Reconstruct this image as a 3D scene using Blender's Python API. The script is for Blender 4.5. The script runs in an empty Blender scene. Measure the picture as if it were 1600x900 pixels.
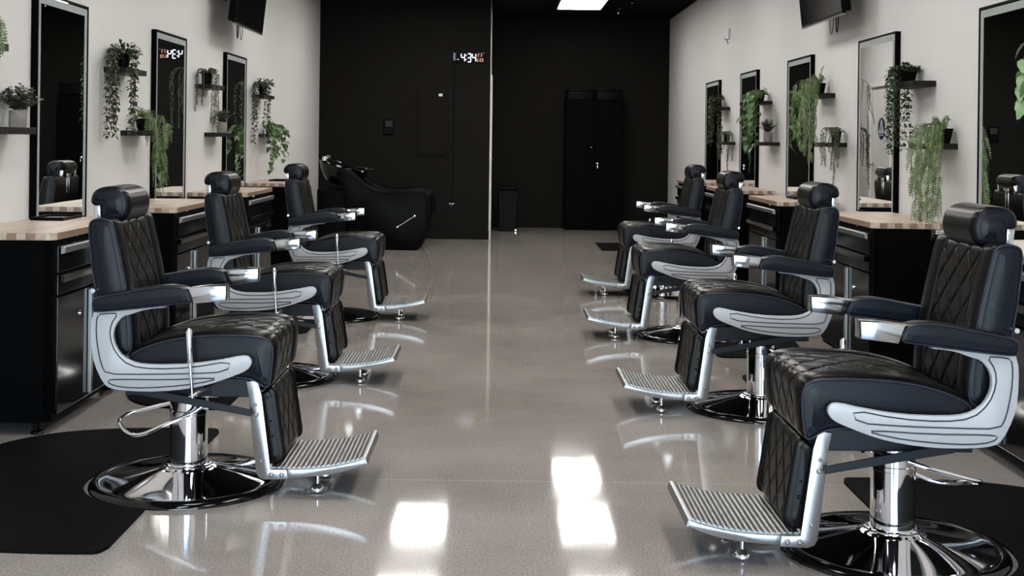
import bpy, bmesh, math, random
from mathutils import Vector, Matrix
random.seed(7)
PI = math.pi
C = bpy.context.scene.collection

# ------------------------------------------------------------------ camera
F = 1922.0           # focal length in pixels of the 1600x900 frame
VX, VY = 780.0, 219.0
H = 1.335            # eye height
ROLL = 0.0125
cam_d = bpy.data.cameras.new('camera'); cam = bpy.data.objects.new('camera', cam_d); C.objects.link(cam)
cam_d.sensor_width = 36; cam_d.lens = F/1600*36
cam_d.shift_x = (800-VX)/1600; cam_d.shift_y = (VY-450)/1600
cam_d.clip_end = 200
cam.matrix_world = Matrix.Translation((0, 0, H)) @ Matrix.Rotation(PI/2, 4, 'X') @ Matrix.Rotation(ROLL, 4, 'Z')
bpy.context.scene.camera = cam

def tr(px, py):
    return px-VX+ROLL*(py-VY), py-VY-ROLL*(px-VX)
def atx(px, py, X):            # point of the vertical plane x = X seen at a pixel
    a, b = tr(px, py); d = F*X/a
    return Vector((X, d, H-b*d/F))
def aty(px, py, Y):
    a, b = tr(px, py)
    return Vector((a*Y/F, Y, H-b*Y/F))

XL, XR = -2.42, 2.60           # side walls
YP, YB = 16.5, 18.9           # black partition front, far black wall
XP = -0.125                    # end of the partition
ZC = 3.22
YF = -3.0

# ------------------------------------------------------------------ materials
def mat(name, col, rough=.5, metal=0., spec=.5, bump=None, noise=None, coat=0., emit=None, es=0.):
    m = bpy.data.materials.new(name); m.use_nodes = True
    nt = m.node_tree; b = nt.nodes['Principled BSDF']
    b.inputs['Base Color'].default_value = (*col, 1); b.inputs['Roughness'].default_value = rough
    b.inputs['Metallic'].default_value = metal; b.inputs['Specular IOR Level'].default_value = spec
    b.inputs['Coat Weight'].default_value = coat
    if emit:
        b.inputs['Emission Color'].default_value = (*emit, 1); b.inputs['Emission Strength'].default_value = es
    tc = nt.nodes.new('ShaderNodeTexCoord')
    if noise:                  # (scale, other colour)
        n = nt.nodes.new('ShaderNodeTexNoise'); n.inputs['Scale'].default_value = noise[0]; n.inputs['Detail'].default_value = 5
        r = nt.nodes.new('ShaderNodeValToRGB'); r.color_ramp.elements[0].position = .35; r.color_ramp.elements[1].position = .65
        r.color_ramp.elements[0].color = (*col, 1); r.color_ramp.elements[1].color = (*noise[1], 1)
        nt.links.new(tc.outputs['Object'], n.inputs['Vector']); nt.links.new(n.outputs['Fac'], r.inputs['Fac'])
        nt.links.new(r.outputs['Color'], b.inputs['Base Color'])
    if bump:                   # (scale, distance)
        n = nt.nodes.new('ShaderNodeTexNoise'); n.inputs['Scale'].default_value = bump[0]; n.inputs['Detail'].default_value = 4
        k = nt.nodes.new('ShaderNodeBump'); k.inputs['Distance'].default_value = bump[1]; k.inputs['Strength'].default_value = .6
        nt.links.new(tc.outputs['Object'], n.inputs['Vector']); nt.links.new(n.outputs['Fac'], k.inputs['Height'])
        nt.links.new(k.outputs['Normal'], b.inputs['Normal'])
    return m

M = {}
M['wall'] = mat('greige_wall_paint', (.64, .632, .622), .75, bump=(90, .0006))
M['blackwall'] = mat('black_wall_paint', (.0095, .0092, .0088), .62, spec=.06, bump=(120, .0006))
M['ceil'] = mat('black_ceiling_paint', (.003, .003, .003), .9, spec=.05)
M['white'] = mat('white_trim_paint', (.72, .71, .68), .4)
M['leather'] = mat('black_leather', (.0032, .0028, .0026), .28, spec=.165, bump=(260, .0006))
M['leather_side'] = mat('dark_navy_side', (.0034, .0046, .0090), .38, spec=.21, bump=(220, .0006))  # bluer tone than the tops, on cushion side faces and end caps
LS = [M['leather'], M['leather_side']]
M['piping'] = mat('navy_black_piping', (.014, .018, .032), .4, spec=.35)
M['chrome'] = mat('chrome', (.82, .82, .84), .045, 1.)
M['polished'] = mat('polished_aluminium', (.62, .61, .595), .13, 1., noise=(6, (.54, .53, .52)))
M['ribbed'] = mat('ribbed_cast_aluminium', (.30, .30, .295), .36, 1.)
M['steelmatte'] = mat('matte_black_steel', (.0012, .0012, .0015), .5, spec=.03)
M['brushed'] = mat('brushed_aluminium', (.33, .335, .345), .34, 1., bump=(160, .0003))
M['plate'] = mat('silver_cast_metal', (.47, .475, .495), .45, .15, spec=.35)
M['plate_line'] = mat('dark_engraved_line', (.03, .032, .04), .6)
M['blackmetal'] = mat('black_enamel_steel', (.002, .002, .0025), .12, spec=.38)
M['satinblack'] = mat('satin_black_steel', (.006, .008, .012), .4, spec=.3)
M['rubber'] = mat('black_rubber_mat', (.0024, .0024, .0028), .6, spec=.05, bump=(35, .0012), noise=(3, (.0042, .0042, .0045)))
M['plastic'] = mat('black_plastic', (.0016, .0016, .0019), .40, spec=.06)
M['shelf'] = mat('black_stained_wood', (.0035, .003, .003), .45, spec=.25, bump=(40, .0008))
M['gloss'] = mat('glossy_black_ceramic', (.003, .003, .003), .07, spec=.4)
M['screen'] = mat('dark_screen_glass', (.003, .003, .004), .08, spec=.5)
M['concretepot'] = mat('grey_concrete', (.30, .28, .265), .85, noise=(25, (.20, .185, .175)), bump=(60, .002))
M['soil'] = mat('dark_soil', (.012, .009, .007), .9)
M['frost'] = mat('frosted_mirror_band', (.33, .36, .36), .75, spec=.15)
M['mirror'] = mat('mirror_silver', (.93, .95, .94), .0, 1.)
M['label'] = mat('white_label', (.75, .76, .75), .5)
M['greyprint'] = mat('grey_print', (.2, .2, .2), .6)
M['signblue'] = mat('dark_blue_sign', (.010, .016, .05), .4)
M['signwhite'] = mat('white_sign', (.75, .76, .78), .4)
M['panel'] = mat('led_panel', (.9, .9, .9), .5, emit=(1., .97, .93), es=12.4)
M['digit_white'] = mat('lit_white_digit', (.5, .5, .5), .5, emit=(.78, .80, 1.), es=1.0)
M['digit_orange'] = mat('lit_orange_digit', (.4, .2, .1), .5, emit=(.85, .42, .25), es=.4)
M['digit_blue'] = mat('lit_pale_blue_tick', (.3, .35, .4), .5, emit=(.42, .5, .7), es=.8)
M['red'] = mat('lit_red_dot', (.5, .02, .03), .5, emit=(1, .1, .12), es=1.5)
M['brass'] = mat('pale_metal', (.7, .68, .62), .3, 1.)
M['sidewalk'] = mat('pale_pavement', (.42, .40, .37), .8, noise=(2, (.36, .34, .32)))  # plain pale grey paving outside the storefront
M['bark'] = mat('tree_bark', (.06, .04, .03), .9)
def leafmat(name, c1, c2, rough=.45):
    m = mat(name, c1, rough, spec=.35, noise=(28, c2))
    m.node_tree.nodes['Principled BSDF'].inputs['Subsurface Weight'].default_value = 0
    return m
M['leaf_dark'] = leafmat('dark_green_leaf', (.018, .030, .013), (.05, .070, .030))
M['leaf_pearl'] = leafmat('muted_green_leaf', (.045, .065, .030), (.09, .115, .06))
M['leaf_fern'] = leafmat('bright_fern_green', (.045, .088, .026), (.20, .27, .11))
M['leaf_pothos'] = leafmat('pothos_green', (.030, .078, .018), (.085, .16, .045))
M['leaf_pale'] = leafmat('pale_large_leaf', (.17, .28, .13), (.22, .36, .18))
M['leaf_euca'] = leafmat('grey_green_leaf', (.07, .085, .06), (.12, .135, .10))
M['stem'] = mat('brown_green_stem', (.05, .055, .025), .7)

def wood():
    m = bpy.data.materials.new('butcher_block'); m.use_nodes = True
    nt = m.node_tree; b = nt.nodes['Principled BSDF']; L = nt.links.new
    tc = nt.nodes.new('ShaderNodeTexCoord'); mp = nt.nodes.new('ShaderNodeMapping')
    mp.inputs['Rotation'].default_value = (0, 0, PI/2); L(tc.outputs['Object'], mp.inputs['Vector'])
    br = nt.nodes.new('ShaderNodeTexBrick'); br.inputs['Scale'].default_value = 1
    br.inputs['Brick Width'].default_value = .42; br.inputs['Row Height'].default_value = .042
    br.inputs['Mortar Size'].default_value = .0006; br.inputs['Mortar Smooth'].default_value = .1
    br.inputs['Color1'].default_value = (.56, .465, .38, 1); br.inputs['Color2'].default_value = (.46, .365, .295, 1)
    br.inputs['Mortar'].default_value = (.25, .16, .11, 1); L(mp.outputs['Vector'], br.inputs['Vector'])
    n = nt.nodes.new('ShaderNodeTexNoise'); n.inputs['Scale'].default_value = 30; n.inputs['Detail'].default_value = 6
    m2 = nt.nodes.new('ShaderNodeMapping'); m2.inputs['Scale'].default_value = (1.2, .06, 1.2)
    L(tc.outputs['Object'], m2.inputs['Vector']); L(m2.outputs['Vector'], n.inputs['Vector'])
    mx = nt.nodes.new('ShaderNodeMixRGB'); mx.blend_type = 'OVERLAY'; mx.inputs['Fac'].default_value = .5
    L(br.outputs['Color'], mx.inputs['Color1']); L(n.outputs['Fac'], mx.inputs['Color2'])
    L(mx.outputs['Color'], b.inputs['Base Color']); b.inputs['Roughness'].default_value = .4
    return m
M['wood'] = wood()

def floor_mat():
    m = bpy.data.materials.new('polished_concrete'); m.use_nodes = True
    nt = m.node_tree; b = nt.nodes['Principled BSDF']; L = nt.links.new
    tc = nt.nodes.new('ShaderNodeTexCoord')
    def noise(s, d, r=.55):
        n = nt.nodes.new('ShaderNodeTexNoise'); n.inputs['Scale'].default_value = s; n.inputs['Detail'].default_value = d
        n.inputs['Roughness'].default_value = r; L(tc.outputs['Object'], n.inputs['Vector']); return n
    def ramp(src, p0, c0, p1, c1):
        r = nt.nodes.new('ShaderNodeValToRGB'); r.color_ramp.elements[0].position = p0; r.color_ramp.elements[1].position = p1
        r.color_ramp.elements[0].color = (*c0, 1); r.color_ramp.elements[1].color = (*c1, 1); L(src, r.inputs['Fac']); return r
    a = ramp(noise(.9, 8, .62).outputs['Fac'], .32, (.27, .243, .220), .68, (.40, .365, .336))
    s = ramp(noise(120, 3, .75).outputs['Fac'], .30, (.40, .40, .40), .66, (1.28, 1.28, 1.28))
    mx = nt.nodes.new('ShaderNodeMixRGB'); mx.blend_type = 'MULTIPLY'; mx.inputs['Fac'].default_value = .75
    L(a.outputs['Color'], mx.inputs['Color1']); L(s.outputs['Color'], mx.inputs['Color2'])
    # sawn joints (lighter dust lines) across the room
    sp = nt.nodes.new('ShaderNodeSeparateXYZ'); L(tc.outputs['Object'], sp.inputs['Vector'])
    acc = None
    for y0 in (4.82, 9.03, 13.24, .61):
        c = nt.nodes.new('ShaderNodeMath'); c.operation = 'COMPARE'; c.inputs[1].default_value = y0; c.inputs[2].default_value = .005
        L(sp.outputs['Y'], c.inputs[0])
        if acc is None: acc = c
        else:
            ad = nt.nodes.new('ShaderNodeMath'); ad.operation = 'ADD'; L(acc.outputs[0], ad.inputs[0]); L(c.outputs[0], ad.inputs[1]); acc = ad
    mul = nt.nodes.new('ShaderNodeMath'); mul.operation = 'MULTIPLY'; mul.inputs[1].default_value = .45; L(acc.outputs[0], mul.inputs[0])
    m3 = nt.nodes.new('ShaderNodeMixRGB'); L(mul.outputs[0], m3.inputs['Fac']); L(mx.outputs['Color'], m3.inputs['Color1'])
    m3.inputs['Color2'].default_value = (.48, .44, .41, 1)
    # pale scratches
    w = noise(2.3, 9, .8); sc = ramp(w.outputs['Fac'], .70, (0, 0, 0), .74, (.5, .5, .5))
    m4 = nt.nodes.new('ShaderNodeMixRGB'); L(sc.outputs['Color'], m4.inputs['Fac']); L(m3.outputs['Color'], m4.inputs['Color1'])
    m4.inputs['Color2'].default_value = (.5, .46, .43, 1)
    L(m4.outputs['Color'], b.inputs['Base Color'])
    rr = ramp(noise(1.7, 6).outputs['Fac'], .3, (.035, .035, .035), .7, (.085, .085, .085)); L(rr.outputs['Color'], b.inputs['Roughness'])
    bp = nt.nodes.new('ShaderNodeBump'); bp.inputs['Distance'].default_value = .0010; bp.inputs['Strength'].default_value = .12
    L(noise(9, 4).outputs['Fac'], bp.inputs['Height']); L(bp.outputs['Normal'], b.inputs['Normal'])
    b.inputs['Specular IOR Level'].default_value = .8
    return m
M['floor'] = floor_mat()

# ------------------------------------------------------------------ mesh helpers
def obj(name, bm, m, parent=None, smooth=None, loc=None, **props):
    me = bpy.data.meshes.new(name); bm.normal_update(); bm.to_mesh(me); bm.free()
    for q in (m if isinstance(m, (list, tuple)) else [m]): me.materials.append(q)
    if smooth is not None:
        for p in me.polygons: p.use_smooth = True
        if smooth > 0:
            b2 = bmesh.new(); b2.from_mesh(me)
            for e in b2.edges:
                if len(e.link_faces) == 2 and e.calc_face_angle(0) > math.radians(smooth): e.smooth = False
            b2.to_mesh(me); b2.free()
    o = bpy.data.objects.new(name, me); C.objects.link(o)
    if parent: o.parent = parent
    if loc is not None: o.location = loc
    for k, v in props.items(): o[k] = v
    return o
def thing(name, label, cat, loc=(0, 0, 0), rz=0, group=None):
    o = bpy.data.objects.new(name, None); C.objects.link(o); o.location = loc; o.rotation_euler = (0, 0, rz)
    o.empty_display_size = .1; o['label'] = label; o['category'] = cat
    if group: o['group'] = group
    return o
def tag(o, label, cat, group=None):
    o['label'] = label; o['category'] = cat
    if group: o['group'] = group
    return o
def struct(name, bm, m, parent=None, **k):
    o = obj(name, bm, m, parent, **k); o['kind'] = 'structure'; return o
def NB(): return bmesh.new()
def box(bm, x0, x1, y0, y1, z0, z1, bev=0, seg=2, mi=0):
    r = bmesh.ops.create_cube(bm, size=1)
    vs = r['verts']
    for v in vs:
        v.co = Vector(((x0+x1)/2+v.co.x*(x1-x0), (y0+y1)/2+v.co.y*(y1-y0), (z0+z1)/2+v.co.z*(z1-z0)))
    fs = list({f for v in vs for f in v.link_faces})
    for f in fs: f.material_index = mi
    if bev:
        es = list({e for v in vs for e in v.link_edges})
        bmesh.ops.bevel(bm, geom=es, offset=bev, segments=seg, affect='EDGES', profile=.5)
    return vs
def prism(bm, pts, a0, a1, axis='y', bev=0, mi=0):
    """polygon pts (two coords) extruded along axis between a0 and a1. axis y: pts=(x,z); axis x: pts=(y,z); axis z: pts=(x,y)"""
    def P(p, a):
        return {'y': (p[0], a, p[1]), 'x': (a, p[0], p[1]), 'z': (p[0], p[1], a)}[axis]
    A = [bm.verts.new(P(p, a0)) for p in pts]; B = [bm.verts.new(P(p, a1)) for p in pts]
    n = len(pts); fs = [bm.faces.new(A), bm.faces.new(B[::-1])]
    for i in range(n): fs.append(bm.faces.new((A[i], B[i], B[(i+1) % n], A[(i+1) % n])))
    for f in fs: f.material_index = mi
    bmesh.ops.recalc_face_normals(bm, faces=fs)
    if bev:
        es = [e for e in fs[0].edges]+[e for e in fs[1].edges]
        bmesh.ops.bevel(bm, geom=es, offset=bev, segments=2, affect='EDGES', profile=.5)
    return fs
def lathe(bm, prof, n=48, o=(0, 0, 0), ax=None, mi=0):
    """profile [(r,z)] revolved about z (or ax matrix)"""
    rings = []
    for r, z in prof:
        if r < 1e-6:
            v = bm.verts.new((0, 0, z)); rings.append([v])
        else: rings.append([bm.verts.new((r*math.cos(2*PI*i/n), r*math.sin(2*PI*i/n), z)) for i in range(n)])
    for a, b in zip(rings, rings[1:]):
        for i in range(n):
            j = (i+1) % n
            if len(a) == 1 and len(b) == 1: continue
            if len(a) == 1: f = bm.faces.new((a[0], b[j], b[i]))
            elif len(b) == 1: f = bm.faces.new((a[i], a[j], b[0]))
            else: f = bm.faces.new((a[i], a[j], b[j], b[i]))
            f.material_index = mi
    vs = [v for r in rings for v in r]
    mt = Matrix.Translation(o) @ (ax if ax else Matrix.Identity(4))
    for v in vs: v.co = mt @ v.co
    return vs
def tube(bm, pts, r, n=10, closed=False, cap=True, mi=0):
    pts = [Vector(p) for p in pts]; N = len(pts); R = r if isinstance(r, (list, tuple)) else [r]*N
    tang = []
    for i in range(N):
        if closed: t = pts[(i+1) % N]-pts[i-1]
        else: t = pts[min(i+1, N-1)]-pts[max(i-1, 0)]
        tang.append(t.normalized() if t.length > 1e-9 else Vector((0, 0, 1)))
    up = Vector((0, 0, 1)) if abs(tang[0].z) < .9 else Vector((1, 0, 0))
    nrm = (up - tang[0]*up.dot(tang[0])).normalized(); rings = []
    for i in range(N):
        nrm = (nrm - tang[i]*nrm.dot(tang[i])).normalized(); bn = tang[i].cross(nrm)
        rings.append([bm.verts.new(pts[i]+(nrm*math.cos(2*PI*k/n)+bn*math.sin(2*PI*k/n))*R[i]) for k in range(n)])
    for i in range(N if closed else N-1):
        a, b = rings[i], rings[(i+1) % N]
        for k in range(n):
            f = bm.faces.new((a[k], a[(k+1) % n], b[(k+1) % n], b[k])); f.material_index = mi
    if cap and not closed:
        bm.faces.new(rings[0][::-1]).material_index = mi; bm.faces.new(rings[-1]).material_index = mi
def cyl(bm, p0, p1, r, n=20, mi=0): tube(bm, [p0, p1], r, n, mi=mi)
def chaikin(p, it=2, closed=True):
    for _ in range(it):
        q = []; n = len(p)
        for i in range(n if closed else n-1):
            a, b = p[i], p[(i+1) % n]
            q.append((a[0]*.75+b[0]*.25, a[1]*.75+b[1]*.25)); q.append((a[0]*.25+b[0]*.75, a[1]*.25+b[1]*.75))
        if not closed: q = [p[0]]+q+[p[-1]]
        p = q
    return p
def resample(p, n, closed=True):
    q = p+[p[0]] if closed else list(p)
    L = [0]
    for a, b in zip(q, q[1:]): L.append(L[-1]+math.hypot(b[0]-a[0], b[1]-a[1]))
    out = []; k = 0; T = L[-1]; m = n if closed else n-1
    for i in range(n):
        s = T*i/m
        while k < len(L)-2 and L[k+1] < s: k += 1
        f = (s-L[k])/max(L[k+1]-L[k], 1e-9)
        out.append((q[k][0]+(q[k+1][0]-q[k][0])*f, q[k][1]+(q[k+1][1]-q[k][1])*f))
    return out, T

def cushion(prof, W, r, nT, dv, quilt=None, iters=3, side_puff=.004, swap=False, crown=0):
    """padded cushion: closed side profile (u,w) swept over the width W, rounded at both sides.
    quilt=(p0,p1,half,A,B): arclength range (fractions of the way round) and half width of the stitched diamonds."""
    P, T = resample(chaikin(prof, iters), nT)
    area = sum(P[i-1][0]*P[i][1]-P[i][0]*P[i-1][1] for i in range(nT))
    if area < 0: P = P[::-1]
    Nn = []
    for i in range(nT):
        a, b = P[i-1], P[(i+1) % nT]; t = Vector((b[0]-a[0], b[1]-a[1])).normalized(); Nn.append((t.y, -t.x))
    st = []
    for k in range(7):
        a = PI/2*(1-k/6); st.append((-(W/2-r+r*math.sin(a)), r*(1-math.cos(a))))
    inner = W-2*r; m = max(2, int(inner/dv))
    for k in range(1, m): st.append((-W/2+r+inner*k/m, 0))
    for k in range(7):
        a = PI/2*k/6; st.append((W/2-r+r*math.sin(a), r*(1-math.cos(a))))
    bm = NB(); rings = []
    def ss(x, a, b):
        t = min(1, max(0, (x-a)/(b-a))); return t*t*(3-2*t)
    for v, ins in st:
        ring = []
        for i in range(nT):
            h = -ins
            s = i*T/nT
            if crown: h += crown*max(0, Nn[i][1])*(1-(2*v/W)**2)
            if quilt:
                p0, p1, half, A, B = quilt[:5]
                s0, s1 = p0*T, p1*T
                w = ss(s, s0-.01, s0+.02)*(1-ss(s, s1-.02, s1+.01))
                if w > 0:
                    if abs(v) < half:
                        q1 = (s-s0)/A+v/B; q2 = (s-s0)/A-v/B
                        nrm = 1/math.sqrt(1/A**2+1/B**2)
                        d1 = abs(q1-round(q1))*nrm; d2 = abs(q2-round(q2))*nrm
                        d = min(d1, d2)
                        h += w*(.0035*min(1, d/.012)**.6-.0030-.0025*math.exp(-(d/.0028)**2))
                        h -= w*.005*math.exp(-((half-abs(v))/.004)**2)
                    else:
                        x = (abs(v)-half)/(W/2-half); h += w*(.011*math.sin(PI*min(1, x))**.7)-w*.005*math.exp(-((abs(v)-half)/.004)**2)
            ring.append(bm.verts.new((P[i][0]+Nn[i][0]*h, v, P[i][1]+Nn[i][1]*h)))
        rings.append(ring)
    for q, (a, b) in enumerate(zip(rings, rings[1:])):
        for i in range(nT):
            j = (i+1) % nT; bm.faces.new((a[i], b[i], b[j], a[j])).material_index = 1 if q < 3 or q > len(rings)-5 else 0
    for ring, sg in ((rings[0], -1), (rings[-1], 1)):
        prev = ring
        for ex, puff in ((.006, .0), (.018, side_puff)):
            cur = [bm.verts.new((P[i][0]-Nn[i][0]*(r+ex), sg*(W/2+puff), P[i][1]-Nn[i][1]*(r+ex))) for i in range(nT)]
            for i in range(nT):
                j = (i+1) % nT
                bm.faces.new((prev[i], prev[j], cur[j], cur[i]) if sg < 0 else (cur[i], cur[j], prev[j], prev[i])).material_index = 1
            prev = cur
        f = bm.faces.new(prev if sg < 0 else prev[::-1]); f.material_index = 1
        bmesh.ops.triangulate(bm, faces=[f])
    bmesh.ops.recalc_face_normals(bm, faces=bm.faces[:])
    return bm, P, Nn
def piping_bm(P, Nn, W, r, rad=.0035, off=.0, sides=(-1, 1)):
    bm = NB()
    for sg in sides:
        k = r*.29
        tube(bm, [(P[i][0]-Nn[i][0]*(k-off), sg*(W/2-k+off), P[i][1]-Nn[i][1]*(k-off)) for i in range(0, len(P), 2)], rad, 6, closed=True)
    return bm

# ------------------------------------------------------------------ room
bm = NB(); box(bm, -6, 6, -14, YB+.3, -.2, 0); 
struct('floor', bm, M['floor'])
bm = NB(); box(bm, XL-.2, XR+.2, YF, YB+.3, ZC, ZC+.15)
ceiling = struct('ceiling', bm, M['ceil'])
bm = NB(); box(bm, XL-.15, XL, YF, YB+.2, 0, ZC); struct('wall_left', bm, M['wall'])
bm = NB(); box(bm, XR, XR+.15, YF, YB+.2, 0, ZC); struct('wall_right', bm, M['wall'])
bm = NB(); box(bm, XL, XR, YB, YB+.2, 0, ZC); struct('wall_back', bm, M['blackwall'])
bm = NB(); box(bm, XL, XP-.004, YP, YP+.12, 0, ZC); struct('wall_partition', bm, M['blackwall'])
# white side wall of the partition with a door opening 16.99 .. 17.90
yd0, yd1, zd = YP+.075, YP+.075+.86, 2.15
bm = NB(); box(bm, XP-.004, XP, YP+.002, yd0, 0, ZC); box(bm, XP-.12, XP, yd1, YB, 0, ZC); box(bm, XP-.12, XP, yd0, yd1, zd, ZC)
struct('wall_side', bm, M['wall'])
door = thing('door_1', 'white restroom door with lever handle in the white side wall beyond the partition', 'door', (XP, yd0, 0))
door['kind'] = 'structure'
bm = NB(); box(bm, -.06, -.02, .01, yd1-yd0-.01, .008, zd-.01, .002); obj('door_leaf', bm, M['white'], door)
bm = NB()
box(bm, -.01, .022, -.055, .008, 0, zd+.06, .004); box(bm, -.01, .022, yd1-yd0-.008, yd1-yd0+.055, 0, zd+.06, .004)
box(bm, -.01, .022, .008, yd1-yd0-.008, zd-.008, zd+.06, .004); obj('door_casing', bm, M['white'], door)
bm = NB(); hy = yd1-yd0-.075
lathe(bm, [(0, 0), (.03, 0), (.03, .008), (.012, .012), (.012, .055), (0, .055)], 24, (-.02, hy, 1.06), Matrix.Rotation(PI/2, 4, 'Y'))
tube(bm, [(.03, hy, 1.06), (.035, hy-.03, 1.06), (.033, hy-.12, 1.058)], [.011, .010, .008], 12); obj('door_handle', bm, M['chrome'], door, smooth=40)
for z in (.25, 1.15, 1.98):
    bm = NB(); cyl(bm, (-.01, .004, z-.05), (-.01, .004, z+.05), .008, 12); box(bm, -.0195, -.012, .004, .04, z-.05, z+.05); obj('hinge', bm, M['brass'], door, smooth=40)

# signs on the door and beside it
def text_mesh(bm, s, size, origin, ux, uz, mi=0, depth=.0008):
    cu = bpy.data.curves.new('t', 'FONT'); cu.body = s; cu.size = size; cu.align_x = 'CENTER'; cu.align_y = 'CENTER'
    cu.extrude = depth
    o = bpy.data.objects.new('t', cu); C.objects.link(o); bpy.context.view_layer.update()
    me = o.to_mesh(); n = ux.cross(uz); o_ = Vector(origin)
    vs = [bm.verts.new(o_+ux*v.co.x+uz*v.co.y+n*v.co.z) for v in me.vertices]
    for p in me.polygons:
        try: f = bm.faces.new([vs[i] for i in p.vertices]); f.material_index = mi
        except ValueError: pass
    o.to_mesh_clear(); bpy.data.objects.remove(o); bpy.data.curves.remove(cu)
sc_y, sc_z, sr = (yd0+yd1)/2, 1.56, .152
sg = thing('restroom_sign', 'round dark blue restroom sign with white triangle on the white door', 'sign', (XP-.02, sc_y, sc_z))
bm = NB(); lathe(bm, [(0, 0), (sr, 0), (sr, .004), (0, .004)], 48, (0, 0, 0), Matrix.Rotation(PI/2, 4, 'Y')); obj('sign_disc', bm, M['signblue'], sg)
bm = NB(); prism(bm, [(-.118, -.062), (.118, -.062), (0, .138)], .004, .0055, 'x'); obj('triangle', bm, M['signwhite'], sg)
bm = NB()
def person_icon(bm, cy, cz, s, dress=False):
    lathe(bm, [(0, 0), (.011*s, 0), (.011*s, .001), (0, .001)], 16, (.0056, cy, cz+.055*s), Matrix.Rotation(PI/2, 4, 'Y'))
    if dress: prism(bm, [(cy-.006*s, cz+.04*s), (cy+.006*s, cz+.04*s), (cy+.022*s, cz-.012*s), (cy-.022*s, cz-.012*s)], .0056, .0066, 'x')
    else: prism(bm, [(cy-.014*s, cz+.04*s), (cy+.014*s, cz+.04*s), (cy+.014*s, cz-.01*s), (cy-.014*s, cz-.01*s)], .0056, .0066, 'x')
    for q in (-.007, .007): prism(bm, [(cy+(q-.005)*s, cz-.012*s), (cy+(q+.005)*s, cz-.012*s), (cy+(q+.005)*s, cz-.055*s), (cy+(q-.005)*s, cz-.055*s)], .0056, .0066, 'x')
person_icon(bm, -.028, 0, .95); person_icon(bm, .028, 0, .95, True)
obj('figures', bm, M['signblue'], sg)
bm = NB(); text_mesh(bm, 'RESTROOM', .034, (.0055, 0, -.09), Vector((0, 1, 0)), Vector((0, 0, 1))); obj('lettering', bm, M['signwhite'], sg)
pq = thing('accessible_plaque', 'dark blue upright plaque with white wheelchair symbol beside the restroom door', 'sign', (XP, yd1+.16, 1.33))
bm = NB(); box(bm, .0, .005, -.06, .06, -.115, .115, .001); obj('plaque_plate', bm, M['signblue'], pq)
bm = NB(); lathe(bm, [(0, 0), (.012, 0), (.012, .001), (0, .001)], 16, (.0052, 0, .075), Matrix.Rotation(PI/2, 4, 'Y'))
tube(bm, [(.006, -.002, .058), (.006, .0, .02), (.006, .028, .018), (.006, .035, -.02)], .0045, 6)
tube(bm, [(.006, -.026*math.cos(a)-.0, -.01-.028*math.sin(a)) for a in [x*PI/10-.6 for x in range(0, 13)]], .0045, 6)
text_mesh(bm, 'RESTROOM', .019, (.0056, 0, -.085), Vector((0, 1, 0)), Vector((0, 0, 1)))
obj('symbol', bm, M['signwhite'], pq, smooth=30)

# skirtings
bm = NB(); box(bm, XL, XP, YP-.012, YP, 0, .12, .003); struct('baseboard_partition', bm, M['blackwall'])
bm = NB(); box(bm, XP+.0, XR, YB-.012, YB, 0, .12, .003); struct('baseboard_back', bm, M['blackwall'])
bm = NB(); box(bm, XL, XL+.012, YF, YP-.012, 0, .10, .003); struct('baseboard_left', bm, M['blackwall'])
bm = NB(); box(bm, XR-.012, XR, YF, YB-.012, 0, .10, .003); struct('baseboard_right', bm, M['blackwall'])

# storefront behind the photographer
bm = NB(); box(bm, XL, XR, YF, YF+.12, 2.75, ZC); box(bm, XL, XL+.25, YF, YF+.12, 0, 2.75); box(bm, XR-.25, XR, YF, YF+.12, 0, 2.75)
struct('wall_front', bm, M['wall'])
bm = NB()
x0, x1 = XL+.25, XR-.25
for x in (x0, x0+1.5, x1-1.5, x1-.05): box(bm, x, x+.05, YF+.03, YF+.09, 0, 2.75)
for z in (0, 2.1, 2.70): box(bm, x0, x1, YF+.03, YF+.09, z, z+.05)
struct('window_1', bm, M['satinblack'])
bm = NB(); box(bm, -40, 40, -60, YF-.3, -.3, -.02); struct('pavement', bm, M['sidewalk'])

# ------------------------------------------------------------------ ceiling lights
def ceil_light(x, y, w=.6, l=1.2, label=''):
    t = thing('ceiling_light', label, 'ceiling light', (x, y, ZC), 0, 'flat square-edged LED ceiling panels')
    bm = NB(); k = .018
    box(bm, -w/2-k, w/2+k, -l/2-k, -l/2, -.03, 0); box(bm, -w/2-k, w/2+k, l/2, l/2+k, -.03, 0)
    box(bm, -w/2-k, -w/2, -l/2, l/2, -.03, 0); box(bm, w/2, w/2+k, -l/2, l/2, -.03, 0); obj('light_frame', bm, M['brass'], t)
    bm = NB(); box(bm, -w/2, w/2, -l/2, l/2, -.022, -.004); obj('diffuser', bm, M['panel'], t)
    return t
ceil_light(1.10, 16.75, label='lit LED ceiling panel deepest in the room near the black back wall')
rows = [14.55, 12.05, 9.55, 7.05, 4.55, 2.05, -.45]
for i, y in enumerate(rows):
    for x, sd in ((-.88, 'over the left chairs'), (1.08, 'over the right chairs')):
        ceil_light(x, y, label='lit LED ceiling panel %s, %s' % (sd, ['one back from the deepest row', 'third row from the back', 'fourth row from the back', 'middle row', 'fifth row back', 'second row from the windows', 'row beside the front windows'][i]))
bm = NB(); p = aty(967, 18, 17.4)
lathe(bm, [(0, -.07), (.022, -.07), (.022, -.066), (.006, -.06), (.006, -.02), (.014, -.015), (.03, -.004), (.03, 0), (0, 0)], 16)
tag(obj('fire_sprinkler', bm, M['chrome'], smooth=40, loc=(p.x, p.y, ZC)), 'small metal fire sprinkler head hanging from the black ceiling', 'sprinkler')
t = thing('smoke_detector', 'small black ceiling detector with a glowing red dot', 'detector', (1.75, 16.4, ZC))
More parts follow.
